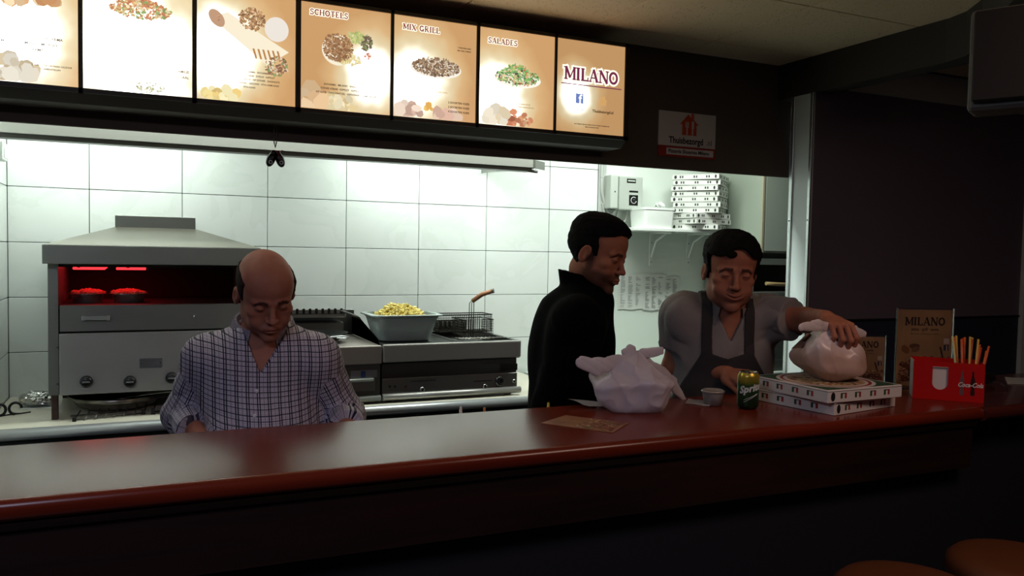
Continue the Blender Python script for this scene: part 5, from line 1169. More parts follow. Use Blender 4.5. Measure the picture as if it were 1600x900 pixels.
def surfnet(fn, lo, hi, h, name, zf=None, blk=5, pad=2.2):
    """mesh where fn(P) < 0; zf=(z below which slices are coarse, coarse step)"""
    xs = np.arange(lo[0], hi[0]+h, h); ys = np.arange(lo[1], hi[1]+h, h)
    if zf and lo[2] < zf[0]: zs = np.concatenate([np.arange(lo[2], zf[0], zf[1]), np.arange(zf[0], hi[2]+h, h)])
    else: zs = np.arange(lo[2], hi[2]+h, h)
    nx, ny, nz = len(xs), len(ys), len(zs)
    def centres(v): s = range(0, len(v), blk); return np.array([v[i:i+blk].mean() for i in s]), np.array([(v[min(i+blk, len(v))-1]-v[i])/2 + .0 for i in s])
    cx, hx = centres(xs); cy, hy = centres(ys); cz, hz = centres(zs)
    G = np.stack(np.meshgrid(cx, cy, cz, indexing='ij'), -1).reshape(-1, 3)
    dc = np.concatenate([fn(G[i:i+200000]) for i in range(0, len(G), 200000)]).reshape(len(cx), len(cy), len(cz))
    rad = np.sqrt(hx[:, None, None]**2+hy[None, :, None]**2+hz[None, None, :]**2)*pad + h
    D = np.where(np.repeat(np.repeat(np.repeat(dc, blk, 0), blk, 1), blk, 2)[:nx, :ny, :nz] < 0, np.float32(-1), np.float32(1)).astype(np.float32)
    bi, bj, bk = np.nonzero(np.abs(dc) < rad)
    o = np.arange(blk); I = (bi[:, None, None, None]*blk+o[None, :, None, None]); J = (bj[:, None, None, None]*blk+o[None, None, :, None]); K = (bk[:, None, None, None]*blk+o[None, None, None, :])
    I, J, K = [a.ravel() for a in np.broadcast_arrays(I, J, K)]
    ok = (I < nx) & (J < ny) & (K < nz); I, J, K = I[ok], J[ok], K[ok]
    for s in range(0, len(I), 300000):
        e = slice(s, s+300000); D[I[e], J[e], K[e]] = fn(np.stack([xs[I[e]], ys[J[e]], zs[K[e]]], 1))
    D[0] = D[-1] = 1; D[:, 0] = D[:, -1] = 1; D[:, :, 0] = D[:, :, -1] = 1
    S = D < 0; cid = []; pts = []; flips = []
    C = [xs, ys, zs]
    for ax in range(3):
        sl0 = [slice(None)]*3; sl1 = [slice(None)]*3; sl0[ax] = slice(0, -1); sl1[ax] = slice(1, None)
        ijk = np.array(np.nonzero(S[tuple(sl0)] ^ S[tuple(sl1)])).T
        o1, o2 = [a for a in range(3) if a != ax]
        ijk = ijk[(ijk[:, o1] > 0) & (ijk[:, o2] > 0)]
        n2 = ijk.copy(); n2[:, ax] += 1
        d0 = D[tuple(ijk.T)]; d1 = D[tuple(n2.T)]; t = d0/(d0-d1)
        p = np.stack([C[a][ijk[:, a]] for a in range(3)], 1); p[:, ax] += t*(C[ax][ijk[:, ax]+1]-C[ax][ijk[:, ax]])
        q = []
        for a, b in ((-1, -1), (0, -1), (0, 0), (-1, 0)):
            m = ijk.copy(); m[:, o1] += a; m[:, o2] += b; q.append((m[:, 0]*ny+m[:, 1])*nz+m[:, 2])
        cid.append(np.stack(q, 1)); pts.append(p); flips.append((d0 < 0) ^ (ax == 1))
    cid = np.concatenate(cid); pts = np.concatenate(pts); fl = np.concatenate(flips)
    u, inv = np.unique(cid.ravel(), return_inverse=True); inv = inv.reshape(cid.shape)
    cnt = np.bincount(inv.ravel(), minlength=len(u))
    V_ = np.stack([np.bincount(inv.ravel(), weights=np.repeat(pts[:, a], 4), minlength=len(u))/cnt for a in range(3)], 1)
    F_ = np.where(fl[:, None], inv, inv[:, ::-1])
    return V_, F_
def npmesh(name, V_, F_, mats, parent, mi=None, attr=None, label=None, origin=None):
    off = np.array(wloc(parent)) if parent is not None else np.array(origin)
    me = bpy.data.meshes.new(name); me.vertices.add(len(V_)); me.loops.add(len(F_)*4); me.polygons.add(len(F_))
    me.vertices.foreach_set('co', (V_-off).astype(np.float32).ravel()); me.loops.foreach_set('vertex_index', F_.astype(np.int32).ravel())
    me.polygons.foreach_set('loop_start', np.arange(0, len(F_)*4, 4, dtype=np.int32)); me.polygons.foreach_set('loop_total', np.full(len(F_), 4, dtype=np.int32))
    me.polygons.foreach_set('use_smooth', np.ones(len(F_), dtype=bool))
    if mi is not None: me.polygons.foreach_set('material_index', mi.astype(np.int32))
    me.update(calc_edges=True); me.validate()
    if attr is not None:
        a = me.attributes.new('pat', 'FLOAT_VECTOR', 'POINT'); a.data.foreach_set('vector', attr.astype(np.float32).ravel())
    for m in (mats if isinstance(mats, list) else [mats]): me.materials.append(m)
    o = link(name, me, parent)
    if parent is None: o.location = off
    if label: o['label'] = label
    return o
def sdfobj(name, fn, lo, hi, h, m, parent, zf=None, attr=None, label=None, mifn=None, origin=None, relax=1, pad=2.2):
    V_, F_ = surfnet(fn, lo, hi, h, name, zf, pad=pad)
    for _ in range(relax):                                # light smoothing evens the net
        acc = np.zeros_like(V_); n = np.zeros(len(V_))
        for a in range(4):
            b = (a+1) % 4; ia, ib = F_[:, a], F_[:, b]
            for k in range(3):
                acc[:, k] += np.bincount(ia, weights=V_[ib, k], minlength=len(V_)) + np.bincount(ib, weights=V_[ia, k], minlength=len(V_))
            n += np.bincount(ia, minlength=len(V_)) + np.bincount(ib, minlength=len(V_))
        V_ = V_*.55 + .45*acc/np.maximum(n, 1)[:, None]
    mi = mifn(V_[F_].mean(1)) if mifn else None
    return npmesh(name, V_, F_, m, parent, mi, attr(V_) if attr else None, label, origin)

# ------------------------------------------------------------------ head
class Head:
    def __init__(s, c, F, k=1.0, jaw=1.0, fat=0.0, smile=0.0, nose=1.0, neck=None):
        s.c, s.F, s.k, s.jaw, s.fat, s.smile, s.nose, s.neck = A3(c), F, k, jaw, fat, smile, nose, neck
    def L(s, P): return (P-s.c)@s.F/s.k
    def W(s, p): return s.c + s.F@(A3(p)*s.k)
    def skull(s, q):
        d = ell(q, (0, .016, .040), (.0755, .097, .080)); d = smin(d, ell(q, (0, -.030, .045), (.064, .056, .055)), .03)
        d = smin(d, ell(q, (0, -.012, -.030), (.064+s.fat*.5, .072, .078)), .03)
        return d
    def skin(s, P):
        q = s.L(P); ax = q.copy(); ax[:, 0] = np.abs(ax[:, 0])
        d = s.skull(q)
        d = smin(d, ell(q, (0, -.030, -.072), (.049*s.jaw+s.fat, .052, .042)), .024)
        d = smin(d, ell(ax, (.046*s.jaw, .004, -.062), (.014, .026, .026)), .024)         # jaw corner
        d = smin(d, ell(q, (0, -.074, -.104), (.021*s.jaw, .016, .016)), .020)            # chin
        d = smin(d, ell(ax, (.045, -.058, -.022), (.020, .018, .014)), .018)              # cheekbone
        d = smin(d, ell(ax, (.036+s.fat*.4, -.064, -.052), (.018+s.smile*.003, .016, .018)), .016)
        d = smin(d, cap(ax, (.012, -.086, .016), (.046, -.072, .016), .0085, .007), .012) # brow
        d = smax(d, -ell(ax, (.031, -.099, .000), (.020, .016, .0105)), .010)             # eye hollow
        d = smin(d, cap(q, (0, -.082, .014), (0, -.096*s.nose-.002, -.030), .0065, .0090), .010)   # nose ridge
        d = smin(d, ell(q, (0, -.1015*s.nose, -.035), (.0110, .0105, .0092)), .007)        # tip
        d = smin(d, ell(ax, (.0125, -.093, -.038), (.0072, .0100, .0072)), .005)          # wings
        d = smax(d, -ell(ax, (.0062, -.099, -.0455), (.0026, .0040, .0030)), .003)        # nostrils
        d = smax(d, -cap(ax, (.017, -.104, -.040), (.032+s.smile*.004, -.088, -.062+s.smile*.004), .003), .006)  # nasolabial fold
        d = smin(d, ell(q, (0, -.084, -.066), (.030, .014, .014)), .012)                  # muzzle
        cz = -.068 + 0*ax[:, 0]; ml = .024+.005*s.smile
        lip = q.copy(); lip[:, 2] -= s.smile*.010*(np.abs(q[:, 0])/.025)**2; lip[:, 1] -= .35*np.abs(q[:, 0])*(np.abs(q[:, 0])/.028)
        d = smin(d, ell(lip, (0, -.0945, -.0632), (ml*.95, .0060, .0042)), .004)
        d = smin(d, ell(lip, (0, -.0935, -.0735), (ml*.82, .0068, .0052)), .004)
        d = smax(d, -ell(lip, (0, -.1005, -.0682), (ml*1.02, .0070, .0013+.0012*s.smile)), .0025)
        d = smax(d, -ell(q, (0, -.092, -.0855), (.016, .006, .0045)), .006)               # below the lip
        e = ell(ax, (.0310, -.0745, -.0005), (.0150, .0130, .0125)); d = smin(d, e, .004) # closed lid over the eyeball
        lid = ax.copy(); lid[:, 2] += .0040 - 9*(ax[:, 0]-.031)**2
        d = smax(d, -ell(lid, (.031, -.0885, -.0005), (.0135, .0040, .0011)), .0015)      # lid crease / slit
        ear = ax.copy(); a_ = .25; Y_, Z_ = ax[:, 1]-.008, ax[:, 2]+.006
        ear = np.stack([ax[:, 0]-.0765-.25*np.maximum(Y_, 0), Y_*math.cos(a_)+Z_*math.sin(a_), -Y_*math.sin(a_)+Z_*math.cos(a_)], 1)
        er = ell(ear, (.002, 0, 0), (.0085, .0185, .0325)); er = smax(er, -ell(ear, (.010, -.002, .004), (.0070, .0115, .0200)), .004)
        er = smin(er, ell(ear, (.004, -.010, -.004), (.006, .005, .007)), .004)
        d = smin(d, er, .006)
        return d*s.k
    def hairshell(s, P, th): return (s.skull(s.L(P))-th)*s.k
def hand_sdf(P, H, k=1.0):
    """H: dict(w=wrist, d=direction, n=back-of-hand normal, curl=[4], thumb=(out, curl), spread, side)"""
    w_, d, n = A3(H['w']), nrm(H['d']), A3(H['n']); n = nrm(n - d*(n@d)); s_ = np.cross(d, n)*H.get('side', 1)
    pt = lambda a, b, c: w_ + (d*a + s_*b + n*c)*k
    D = None
    kn = [(.088, .030), (.092, .010), (.087, -.011), (.078, -.031)]
    palm = cap(P, pt(.01, .014, 0), pt(.078, .024, 0), .0145*k, .0125*k)
    for a, b in (( .080, .008), (.076, -.010), (.068, -.026)): palm = smin(palm, cap(P, pt(.008, b*.5, 0), pt(a, b, 0), .0145*k, .0120*k), .010)
    palm = smin(palm, ell(P, pt(.032, .028, -.008), (.018*k, .018*k, .018*k)), .012)
    D = palm
    ln = [(.042, .026, .022), (.047, .030, .023), (.043, .028, .022), (.034, .021, .020)]
    for i, ((a, b), (l1, l2, l3)) in enumerate(zip(kn, ln)):
        c = H['curl'][i]; sp = H.get('spread', .06)*(1.5-i)
        p0 = pt(a, b, 0); ang = 0; p = p0; f = None; rr_ = [.0092, .0086, .0078, .0068]
        dd = d*math.cos(sp)+s_*math.sin(sp)
        for j, l in enumerate((l1, l2, l3)):
            ang += c*[1.0, 1.15, .8][j]; v_ = dd*math.cos(ang) - n*math.sin(ang); p2 = p + v_*l*k
            cc = cap(P, p, p2, rr_[j]*k, rr_[j+1]*k); f = cc if f is None else smin(f, cc, .003); 
            f = smin(f, ell(P, p, (rr_[j]*1.08*k,)*3), .003); p = p2
        D = smin(D, f, .0045) if i == 0 else np.minimum(smin(palm, f, .005), D)
    o, c = H.get('thumb', (.7, .4)); p = pt(.022, .026, -.004); ang = o
    t1 = d*math.cos(ang)+s_*math.sin(ang)-n*.25; t1 = nrm(t1); p1 = p+t1*.042*k
    t2 = nrm(t1*math.cos(c) + (-n*.7+d*.5-s_*.3)*math.sin(c)); p2 = p1+t2*.034*k; t3 = nrm(t2*math.cos(c)+(-n*.6+d*.5-s_*.5)*math.sin(c)); p3 = p2+t3*.026*k
    th = smin(smin(cap(P, p, p1, .0150*k, .0115*k), cap(P, p1, p2, .0110*k, .0098*k), .004), cap(P, p2, p3, .0098*k, .0080*k), .003)
    return smin(D, th, .006)
class Person:
    def __init__(s, head, J, B, hands=(), slim=1.0):
        s.h, s.J, s.B, s.hands, s.slim = head, {k: A3(v) for k, v in J.items()}, B, hands, slim
        s.F = s.B                                                     # torso frame (x left, y back, z up the trunk)
    def T(s, p): return s.J['chest'] + s.F@A3(p)
    def torso(s, P, g=0.0, belly=0.0, drop=0):
        J, F, k = s.J, s.F, s.slim
        sh = (J['shL']+J['shR'])/2
        d = ell(P, J['chest'], (.165*k+g, .112*k+g, .19+g), F)
        d = smin(d, cap(P, J['shL'], J['shR'], .058*k+g), .05)
        d = smin(d, cap(P, sh+F@A3((0, .02, 0)), J['neck'], .085*k+g, .052*k+g), .06)
        for a in 'LR': d = smin(d, cap(P, J['neck']-A3((0, 0, .038)), J['sh'+a], .054*k+g, .050*k+g), .04)
        d = smin(d, cap(P, J['chest'], J['belly'], .13*k+g, (.125+belly)*k+g, flat=(F[:, 1], .80)), .07)
        d = smin(d, cap(P, J['belly'], J['pelvis'], (.125+belly)*k+g, .130*k+g, flat=(F[:, 1], .80)), .06)
        return d
    def body(s, P, zc=-9):
        J = s.J; d = s.torso(P)
        for a in 'LR':
            d = smin(d, cap(P, J['sh'+a], J['el'+a], .052, .040), .035)
            d = smin(d, cap(P, J['el'+a], J['wr'+a], .043, .026), .018)
            hp = J['hip'+a]; d = smin(d, cap(P, hp, J['kn'+a], .082, .056), .03); d = smin(d, cap(P, J['kn'+a], J['an'+a], .054, .038), .02)
            d = smin(d, cap(P, J['an'+a], J['an'+a]+A3((s.F[0, 1]*-.15, s.F[1, 1]*-.15, -.05)), .036, .03), .02)
        nb = s.h.W((0, .030, -.060)); d = smin(d, cap(P, J['neck'], nb, .060, .056), .028)
        for H in s.hands: d = smin(d, hand_sdf(P, H, H.get('k', 1)), .012)
        return smin(d, s.h.skin(P), .018)
    def bounds(s, pts, m): a = np.array(pts); return a.min(0)-m, a.max(0)+m

def skin_mat(name, base, red, beard=None, beard_w=0.6, head=None, origin=None):
    m = mat(name, base, .62, spec=.22, sss=.08); nt = m.node_tree; b = nt.nodes['Principled BSDF']; tc = nt.nodes.new('ShaderNodeTexCoord')
    n = nt.nodes.new('ShaderNodeTexNoise'); n.inputs['Scale'].default_value = 22; n.inputs['Detail'].default_value = 4; nt.links.new(tc.outputs['Object'], n.inputs[0])
    r = nt.nodes.new('ShaderNodeMapRange'); r.inputs[1].default_value = .35; r.inputs[2].default_value = .7; r.inputs[4].default_value = .5; nt.links.new(n.outputs[0], r.inputs[0])
    mx = nt.nodes.new('ShaderNodeMix'); mx.data_type = 'RGBA'; mx.inputs[6].default_value = lin(base); mx.inputs[7].default_value = lin(red); nt.links.new(r.outputs[0], mx.inputs[0]); out = mx.outputs[2]
    a = nt.nodes.new('ShaderNodeAttribute'); a.attribute_name = 'pat'
    sp = nt.nodes.new('ShaderNodeSeparateXYZ'); nt.links.new(a.outputs['Vector'], sp.inputs[0])
    m2 = nt.nodes.new('ShaderNodeMix'); m2.data_type = 'RGBA'; nt.links.new(sp.outputs['X'], m2.inputs[0]); nt.links.new(out, m2.inputs[6]); m2.inputs[7].default_value = lin(beard or base); out = m2.outputs[2]
    m3 = nt.nodes.new('ShaderNodeMix'); m3.data_type = 'RGBA'; nt.links.new(sp.outputs['Y'], m3.inputs[0]); nt.links.new(out, m3.inputs[6]); m3.inputs[7].default_value = lin('7a3a34'); out = m3.outputs[2]
    m4 = nt.nodes.new('ShaderNodeMix'); m4.data_type = 'RGBA'; nt.links.new(sp.outputs['Z'], m4.inputs[0]); nt.links.new(out, m4.inputs[6]); m4.inputs[7].default_value = lin('1c1210'); out = m4.outputs[2]
    nt.links.new(out, b.inputs['Base Color'])
    n2 = nt.nodes.new('ShaderNodeTexNoise'); n2.inputs['Scale'].default_value = 260; nt.links.new(tc.outputs['Object'], n2.inputs[0])
    bp = nt.nodes.new('ShaderNodeBump'); bp.inputs['Strength'].default_value = .15; bp.inputs['Distance'].default_value = .001; nt.links.new(n2.outputs[0], bp.inputs['Height']); nt.links.new(bp.outputs[0], b.inputs['Normal'])
    return m
def face_attr(head, beard):
    """x: beard shadow, y: lips, z: lash line and brow ink"""
    def f(V_):
        q = head.L(V_); ax = np.abs(q[:, 0]); z, y = q[:, 2], q[:, 1]
        ss = lambda a, b, v: np.clip((v-a)/(b-a), 0, 1)
        jaw = ss(-.040, -.056, z)*ss(.03, .0, y)*ss(-.14, -.128, z)
        side = ss(.050, .058, ax)*ss(.02, -.0, z)*ss(.012, -.004, y)*ss(-.045, -.030, y)*0 + ss(.054, .062, ax)*ss(.015, -.01, z)*ss(.006, -.004, y)*ss(-.032, -.018, y)
        x = np.maximum(jaw, side)*beard*(np.linalg.norm(q, axis=1) < .17)
        sm = head.smile; zz = z - sm*.010*(ax/.025)**2
        lip = ((ax/(.0245+.004*sm))**2 + ((zz+.0685)/.0105)**2 < 1) & (y < -.078)
        lid = np.abs(z+.0040-9*(ax-.031)**2+.0003) < .0013; lid &= (np.abs(ax-.031) < .0125) & (y < -.068)
        brow = (np.abs(z-.0185+.9*np.maximum(ax-.034, 0)**1.3*3+.00) < .0052) & (ax > .013) & (ax < .050) & (y < -.062)
        mouth = (np.abs(zz+.0684) < .0011) & (ax < .025) & (y < -.08)
        return np.stack([x*(~lip), lip*.32, (lid | brow)*.85 + mouth*.8], 1)
    return f
def collar(parent, c, up, fwd, r0, r1, h, m, gap=.35, lap=.05, th=.0035, name='collar', rx=1.0, points=True):
    """stand-and-fall shirt collar round the neck: ring open at the front, with pointed leaves"""
    up, fwd = Vector(nrm(up)), Vector(nrm(fwd)); fwd = (fwd - up*fwd.dot(up)).normalized(); sd = up.cross(fwd); c = Vector(c); bm = BM(); N_ = 36; rows = []
    for i in range(N_+1):
        a = gap + (2*PI-2*gap)*i/N_; front = abs(math.cos(a/1.0)) if math.cos(a) > 0 else 0
        rad = fwd*math.cos(a) + sd*math.sin(a)*rx; e = min(i, N_-i)/N_; tip = max(0, 1-e/.16)
        top = c + up*(h*(1-.45*math.cos(a)*(math.cos(a) > 0)) ) + rad*r0
        base = c + rad*(r0-.004) - up*.012
        outer = c + rad*(r1+.012*tip) + up*(h*.20 - lap*(.35+.65*tip if points else .4)) + fwd*(.015*tip) 
        rows.append([bm.verts.new(p_) for p_ in (base, top - up*.002, top + rad*.006 + up*.001, (top+outer)/2 + rad*.006, outer)])
    for A_, B_ in zip(rows, rows[1:]):
        for j in range(len(A_)-1): bm.faces.new((A_[j], A_[j+1], B_[j+1], B_[j])).smooth = True
    bmesh.ops.recalc_face_normals(bm, faces=bm.faces); bmesh.ops.solidify(bm, geom=bm.faces[:], thickness=th)
    return obj(name, bm, m, parent, smooth=45)
def neckcut(P, p, r=.066):
    J = p.J; nb = A3(p.h.W((0, .030, -.060))); u = nrm(nb-J['neck'])
    return cap(P, J['neck']-u*.035, nb+u*.05, r)
def rimcut(P, p, up=.068, n=(0, -.22, 1)):
    J = p.J; pl = plane(P, J['neck']+A3((0, 0, up)), n); return np.maximum(-pl, neckcut(P, p, .115))
def legs_and_shoes(p, root, trm, shm):
    J = p.J
    def f(P):
        d = cap(P, J['pelvis'], J['pelvis']+A3((0, 0, .04)), .150, flat=(p.F[:, 1], .8))
        for a in 'LR':
            d = smin(d, cap(P, J['hip'+a], J['kn'+a], .095, .072), .03); d = smin(d, cap(P, J['kn'+a], J['an'+a]+A3((0, 0, -.02)), .070, .058), .02)
        d = d + .004*fold(P, 26, (0, 0, 1), 3)
        return smax(d, plane(P, J['pelvis']+A3((0, 0, .10)), (0, 0, 1)), .01)
    pts = [J[k]for k in ('pelvis', 'hipL', 'hipR', 'knL', 'knR', 'anL', 'anR')]; lo, hi = p.bounds(pts, .19)
    sdfobj('trousers', f, lo, hi, .014, trm, root)
    for a in 'LR':
        an = J['an'+a]; fd = -p.F[:, 1]*A3((1, 1, 0)); fd = nrm(fd); g = an[2]+1.59
        def s_(P, an=an, fd=fd): 
            d = cap(P, A3((an[0], an[1], -1.555))-fd*.04, A3((an[0], an[1], -1.56))+fd*.14, .044, .036); d = smin(d, cap(P, an, A3((an[0], an[1], -1.54)), .045), .02); return smax(d, -(P[:, 2]+1.59), .003)
        sdfobj('shoe', s_, A3((an[0]-.26, an[1]-.26, -1.60)), A3((an[0]+.26, an[1]+.26, an[2]+.06)), .010, shm, root)
def auto_legs(J, F, hipz=-.72):
    x, y = F[:, 0]*A3((1, 1, 0)), F[:, 1]*A3((1, 1, 0)); pc = A3(J['pelvis'])
    for a, s_ in (('L', 1), ('R', -1)):
        J['hip'+a] = pc + x*.085*s_ - A3((0, 0, .06)); J['kn'+a] = A3((pc[0], pc[1], -1.10)) + x*.10*s_ - y*.02; J['an'+a] = A3((pc[0], pc[1], -1.51)) + x*.11*s_ + y*.02
D3 = lambda x, y, d: np.array(dep(x, y, d))
def hairmesh(p, root, th, keep, m, seed=0, h=.0024, amp=.004, freq=140, name='hair', label=None):
    """hair as a textured shell over the skull; keep(q) is negative where hair grows"""
    hd = p.h
    def f(P):
        q = hd.L(P); th_ = th(q) if callable(th) else th
        n = wob(q, freq, seed)*amp + wob(q, freq*2.6, seed+1)*amp*.5
        d = hd.skull(q)-th_-n
        return smax(d, keep(q), .008)*hd.k
    c = hd.c; lo, hi = c-.15, c+.15
    return sdfobj(name, f, lo, hi, h, m, root, label=label)
# ================================================================== man in the checked shirt
Fh = frame((.10, -1), math.radians(27), math.radians(-4))
h1 = Head(D3(415, 458, 2.40), Fh, 1.03, jaw=1.08, fat=.006, nose=1.03)
F1 = frame((-.02, -1), math.radians(12), 0)
J = dict(neck=D3(412, 527, 2.50), chest=D3(412, 600, 2.53), belly=D3(415, 705, 2.48), shL=D3(492, 562, 2.52), shR=D3(327, 562, 2.50), elL=D3(537, 650, 2.60), elR=D3(289, 648, 2.56), wrL=D3(545, 682, 2.36), wrR=D3(318, 690, 2.36))
J['pelvis'] = J['belly'] + A3((.0, .10, -.28)); auto_legs(J, F1)
m1 = Person(h1, J, F1, [dict(w=J['wrL'], d=(-.5, -.35, -.5), n=(.2, -.5, .8), curl=[.3, .35, .4, .45], side=1, k=1.02), dict(w=J['wrR'], d=(.5, -.35, -.5), n=(-.2, -.5, .8), curl=[.3, .35, .4, .45], side=-1, k=1.02)])
r1_ = thing('person', 'balding man looking down in a navy and white checked shirt behind the bar', 'person', (J['pelvis'][0], J['pelvis'][1], -1.59))
skin1 = skin_mat('skin_ruddy', 'a8705a', '8f4f3e', '7a5a50')
lo, hi = m1.bounds([v for v in m1.J.values()]+[h1.c], .20); lo[2] = -1.60; hi[2] = h1.c[2]+.15
sdfobj('body', m1.body, lo, hi, .0034, skin1, r1_, zf=(-.62, .016), attr=face_attr(h1, .25))
hair1 = mat('hair_greying', '2a201d', .95, spec=.1, bump=(300, .5))
def keep1(q):
    ax = np.abs(q[:, 0]); z, y = q[:, 2], q[:, 1]
    top = z - (.070 - .25*np.maximum(-y, 0)); bot = -.030-z + np.maximum(-y-.002, 0)*.0
    front = -(y+.040) - .25*(z-.04); low = np.where(y < .030, -.004-z, -.05-z); earc = .024-np.hypot(y-.010, z+.012)
    inner = .050-ax - np.maximum(y-.05, 0)*3
    return np.maximum.reduce([top, front, low*.8, np.where(ax > .06, earc, -1)*.8, inner])
hairmesh(m1, r1_, .0045, keep1, hair1, 3, amp=.0016, h=.002)
def shirt1(P):
    J = m1.J; d = m1.torso(P, .018, .03)
    d = smin(d, cap(P, J['belly'], J['pelvis']+A3((0, 0, .05)), .150, .158, flat=(F1[:, 1], .85)), .05)
    for a in 'LR':
        e = J['el'+a]; w_ = J['wr'+a]; ce = e + (w_-e)*.62
        s_ = smin(cap(P, J['sh'+a], e, .072, .062), cap(P, e, ce, .062, .050), .03)
        s_ = s_ + .0055*fold(P, 42, (J['sh'+a]-e)+A3((.1, .05, .12)), 5+ord(a)) + .004*wob(P, 38, 9)
        s_ = smax(s_, plane(P, ce, w_-e), .004)
        # rolled cuff
        c0 = e + (w_-e)*.42; cf = cap(P, c0, ce, .058, .056); cf = np.maximum(cf, plane(P, ce, w_-e)); cf = np.maximum(cf, -plane(P, c0, w_-e))
        d = smin(d, np.minimum(s_, cf), .022)
    d = d + .0040*fold(P, 24, (.2, 0, 1), 2)*np.clip((J['chest'][2]+.06-P[:, 2])/.1, .25, 1) + .003*wob(P, 26, 4)
    d = smax(d, -neckcut(P, m1, .070), .004); d = smax(d, -rimcut(P, m1), .004)
    # open neck: a wedge down the breastbone
    q = (P-J['neck'])@F1; z = -q[:, 2]; wdg = np.maximum(np.abs(q[:, 0]+.010+.16*z) - (.040-.56*z), q[:, 1]+.02); wdg = np.maximum(wdg, -z-.06)
    d = smax(d, -wdg, .003)
    return smax(d, -plane(P, J['pelvis']+A3((0, 0, -.04)), (0, 0, 1)), .005)
def pat1(V_):
    J = m1.J; q = (V_-J['chest'])@F1; out = np.stack([q[:, 0], q[:, 2], np.zeros(len(V_))], 1)
    dt = m1.torso(V_, .018, .03)
    for a in 'LR':
        s0, e, w_ = J['sh'+a], J['el'+a], J['wr'+a]
        da = np.minimum(cap(V_, s0, e, .07, .06), cap(V_, e, w_, .06, .05)); use = da < dt - .004
        ax = nrm(e-s0); L1 = np.linalg.norm(e-s0); rel = V_-s0; t = rel@ax
        ax2 = nrm(w_-e); t2 = (V_-e)@ax2; use2 = cap(V_, e, w_, .055) < cap(V_, s0, e, .065)
        t = np.where(use2, L1 + t2, t)
        r_ = np.where(use2[:, None], (V_-e)-np.outer(t2, ax2), rel-np.outer(rel@ax, ax)); u_ = nrm(np.cross(ax, (0, 1, 0))); v_ = np.cross(ax, u_)
        an = np.arctan2(r_@v_, r_@u_)
        out[use] = np.stack([an*.065+3, t, np.ones(len(V_))], 1)[use]
    return out
def plaid():
    m = mat('checked_cotton', 'c9c2c9', .8); nt = m.node_tree; b = nt.nodes['Principled BSDF']
    a = nt.nodes.new('ShaderNodeAttribute'); a.attribute_name = 'pat'; s = nt.nodes.new('ShaderNodeSeparateXYZ'); nt.links.new(a.outputs['Vector'], s.inputs[0])
    def M_(op, x, y=None, c=None):
        n = nt.nodes.new('ShaderNodeMath'); n.operation = op
        for i, v_ in enumerate((x, y, c)):
            if v_ is None: continue
            if isinstance(v_, (int, float)): n.inputs[i].default_value = v_
            else: nt.links.new(v_, n.inputs[i])
        return n.outputs[0]
    def stripe(c, per, w_, off=0):
        f = M_('FRACT', M_('ADD', M_('DIVIDE', c, per), off+100)); return M_('LESS_THAN', f, w_/per)
    def fine(c): return M_('MULTIPLY', stripe(c, .0058, .0024), .30)
    X, Z_ = s.outputs['X'], s.outputs['Y']
    v1 = M_('MAXIMUM', stripe(X, .030, .0030), stripe(X, .030, .0030, .22)); v2 = M_('MULTIPLY', stripe(X, .030, .0022, .6), .6)
    h1_ = M_('MAXIMUM', stripe(Z_, .028, .0028), stripe(Z_, .028, .0022, .45)); 
    ln = M_('MAXIMUM', M_('MULTIPLY', M_('MAXIMUM', v1, v2), 1.0), M_('MULTIPLY', h1_, .9)); fn = M_('MAXIMUM', fine(X), fine(Z_)); tot = M_('MAXIMUM', ln, fn)
    mx = nt.nodes.new('ShaderNodeMix'); mx.data_type = 'RGBA'; mx.inputs[6].default_value = lin('c6bdca'); mx.inputs[7].default_value = lin('101028'); nt.links.new(tot, mx.inputs[0]); nt.links.new(mx.outputs[2], b.inputs['Base Color'])
    return m
pl = plaid(); lo, hi = m1.bounds([J[k] for k in ('neck', 'chest', 'belly', 'pelvis', 'shL', 'shR', 'elL', 'elR', 'wrL', 'wrR')], .20)
st = sdfobj('checked_shirt', shirt1, lo, hi, .0042, pl, r1_, zf=(-.62, .016), attr=pat1)
lining = mat('collar_lining', '5a525a', .8)
cc = collar(st, J['neck']+A3((0, .004, .022)), (0, -.30, 1), (-.16, -1, 0), .073, .093, .040, mat('collar_check', '8f8894', .8, noise=(160, .6, '4a4458')), gap=.42, lap=.062, rx=1.10)
for k_, (px_, py_) in enumerate(((404, 573), (401, 611), (398, 650))):
    ray_ = D3(px_, py_, 1.0); t_ = np.arange(2.1, 2.6, .002); dd = shirt1(ray_[None]*t_[:, None]); i_ = int(np.argmax(dd < 0)); p_ = ray_*t_[i_]
    bm = BM(); lathe(bm, [(0, .003), (.0045, .003), (.0058, .0015), (.0058, -.002)], None, 14, M4=Matrix.Translation(p_) @ Matrix.Rotation(PI/2, 4, 'X')); obj('button', bm, mat('button_white', 'd8d4d8', .3), st)
legs_and_shoes(m1, r1_, mat('trousers_dark', '17181f', .8), mat('shoe_black', '0c0c0c', .4))

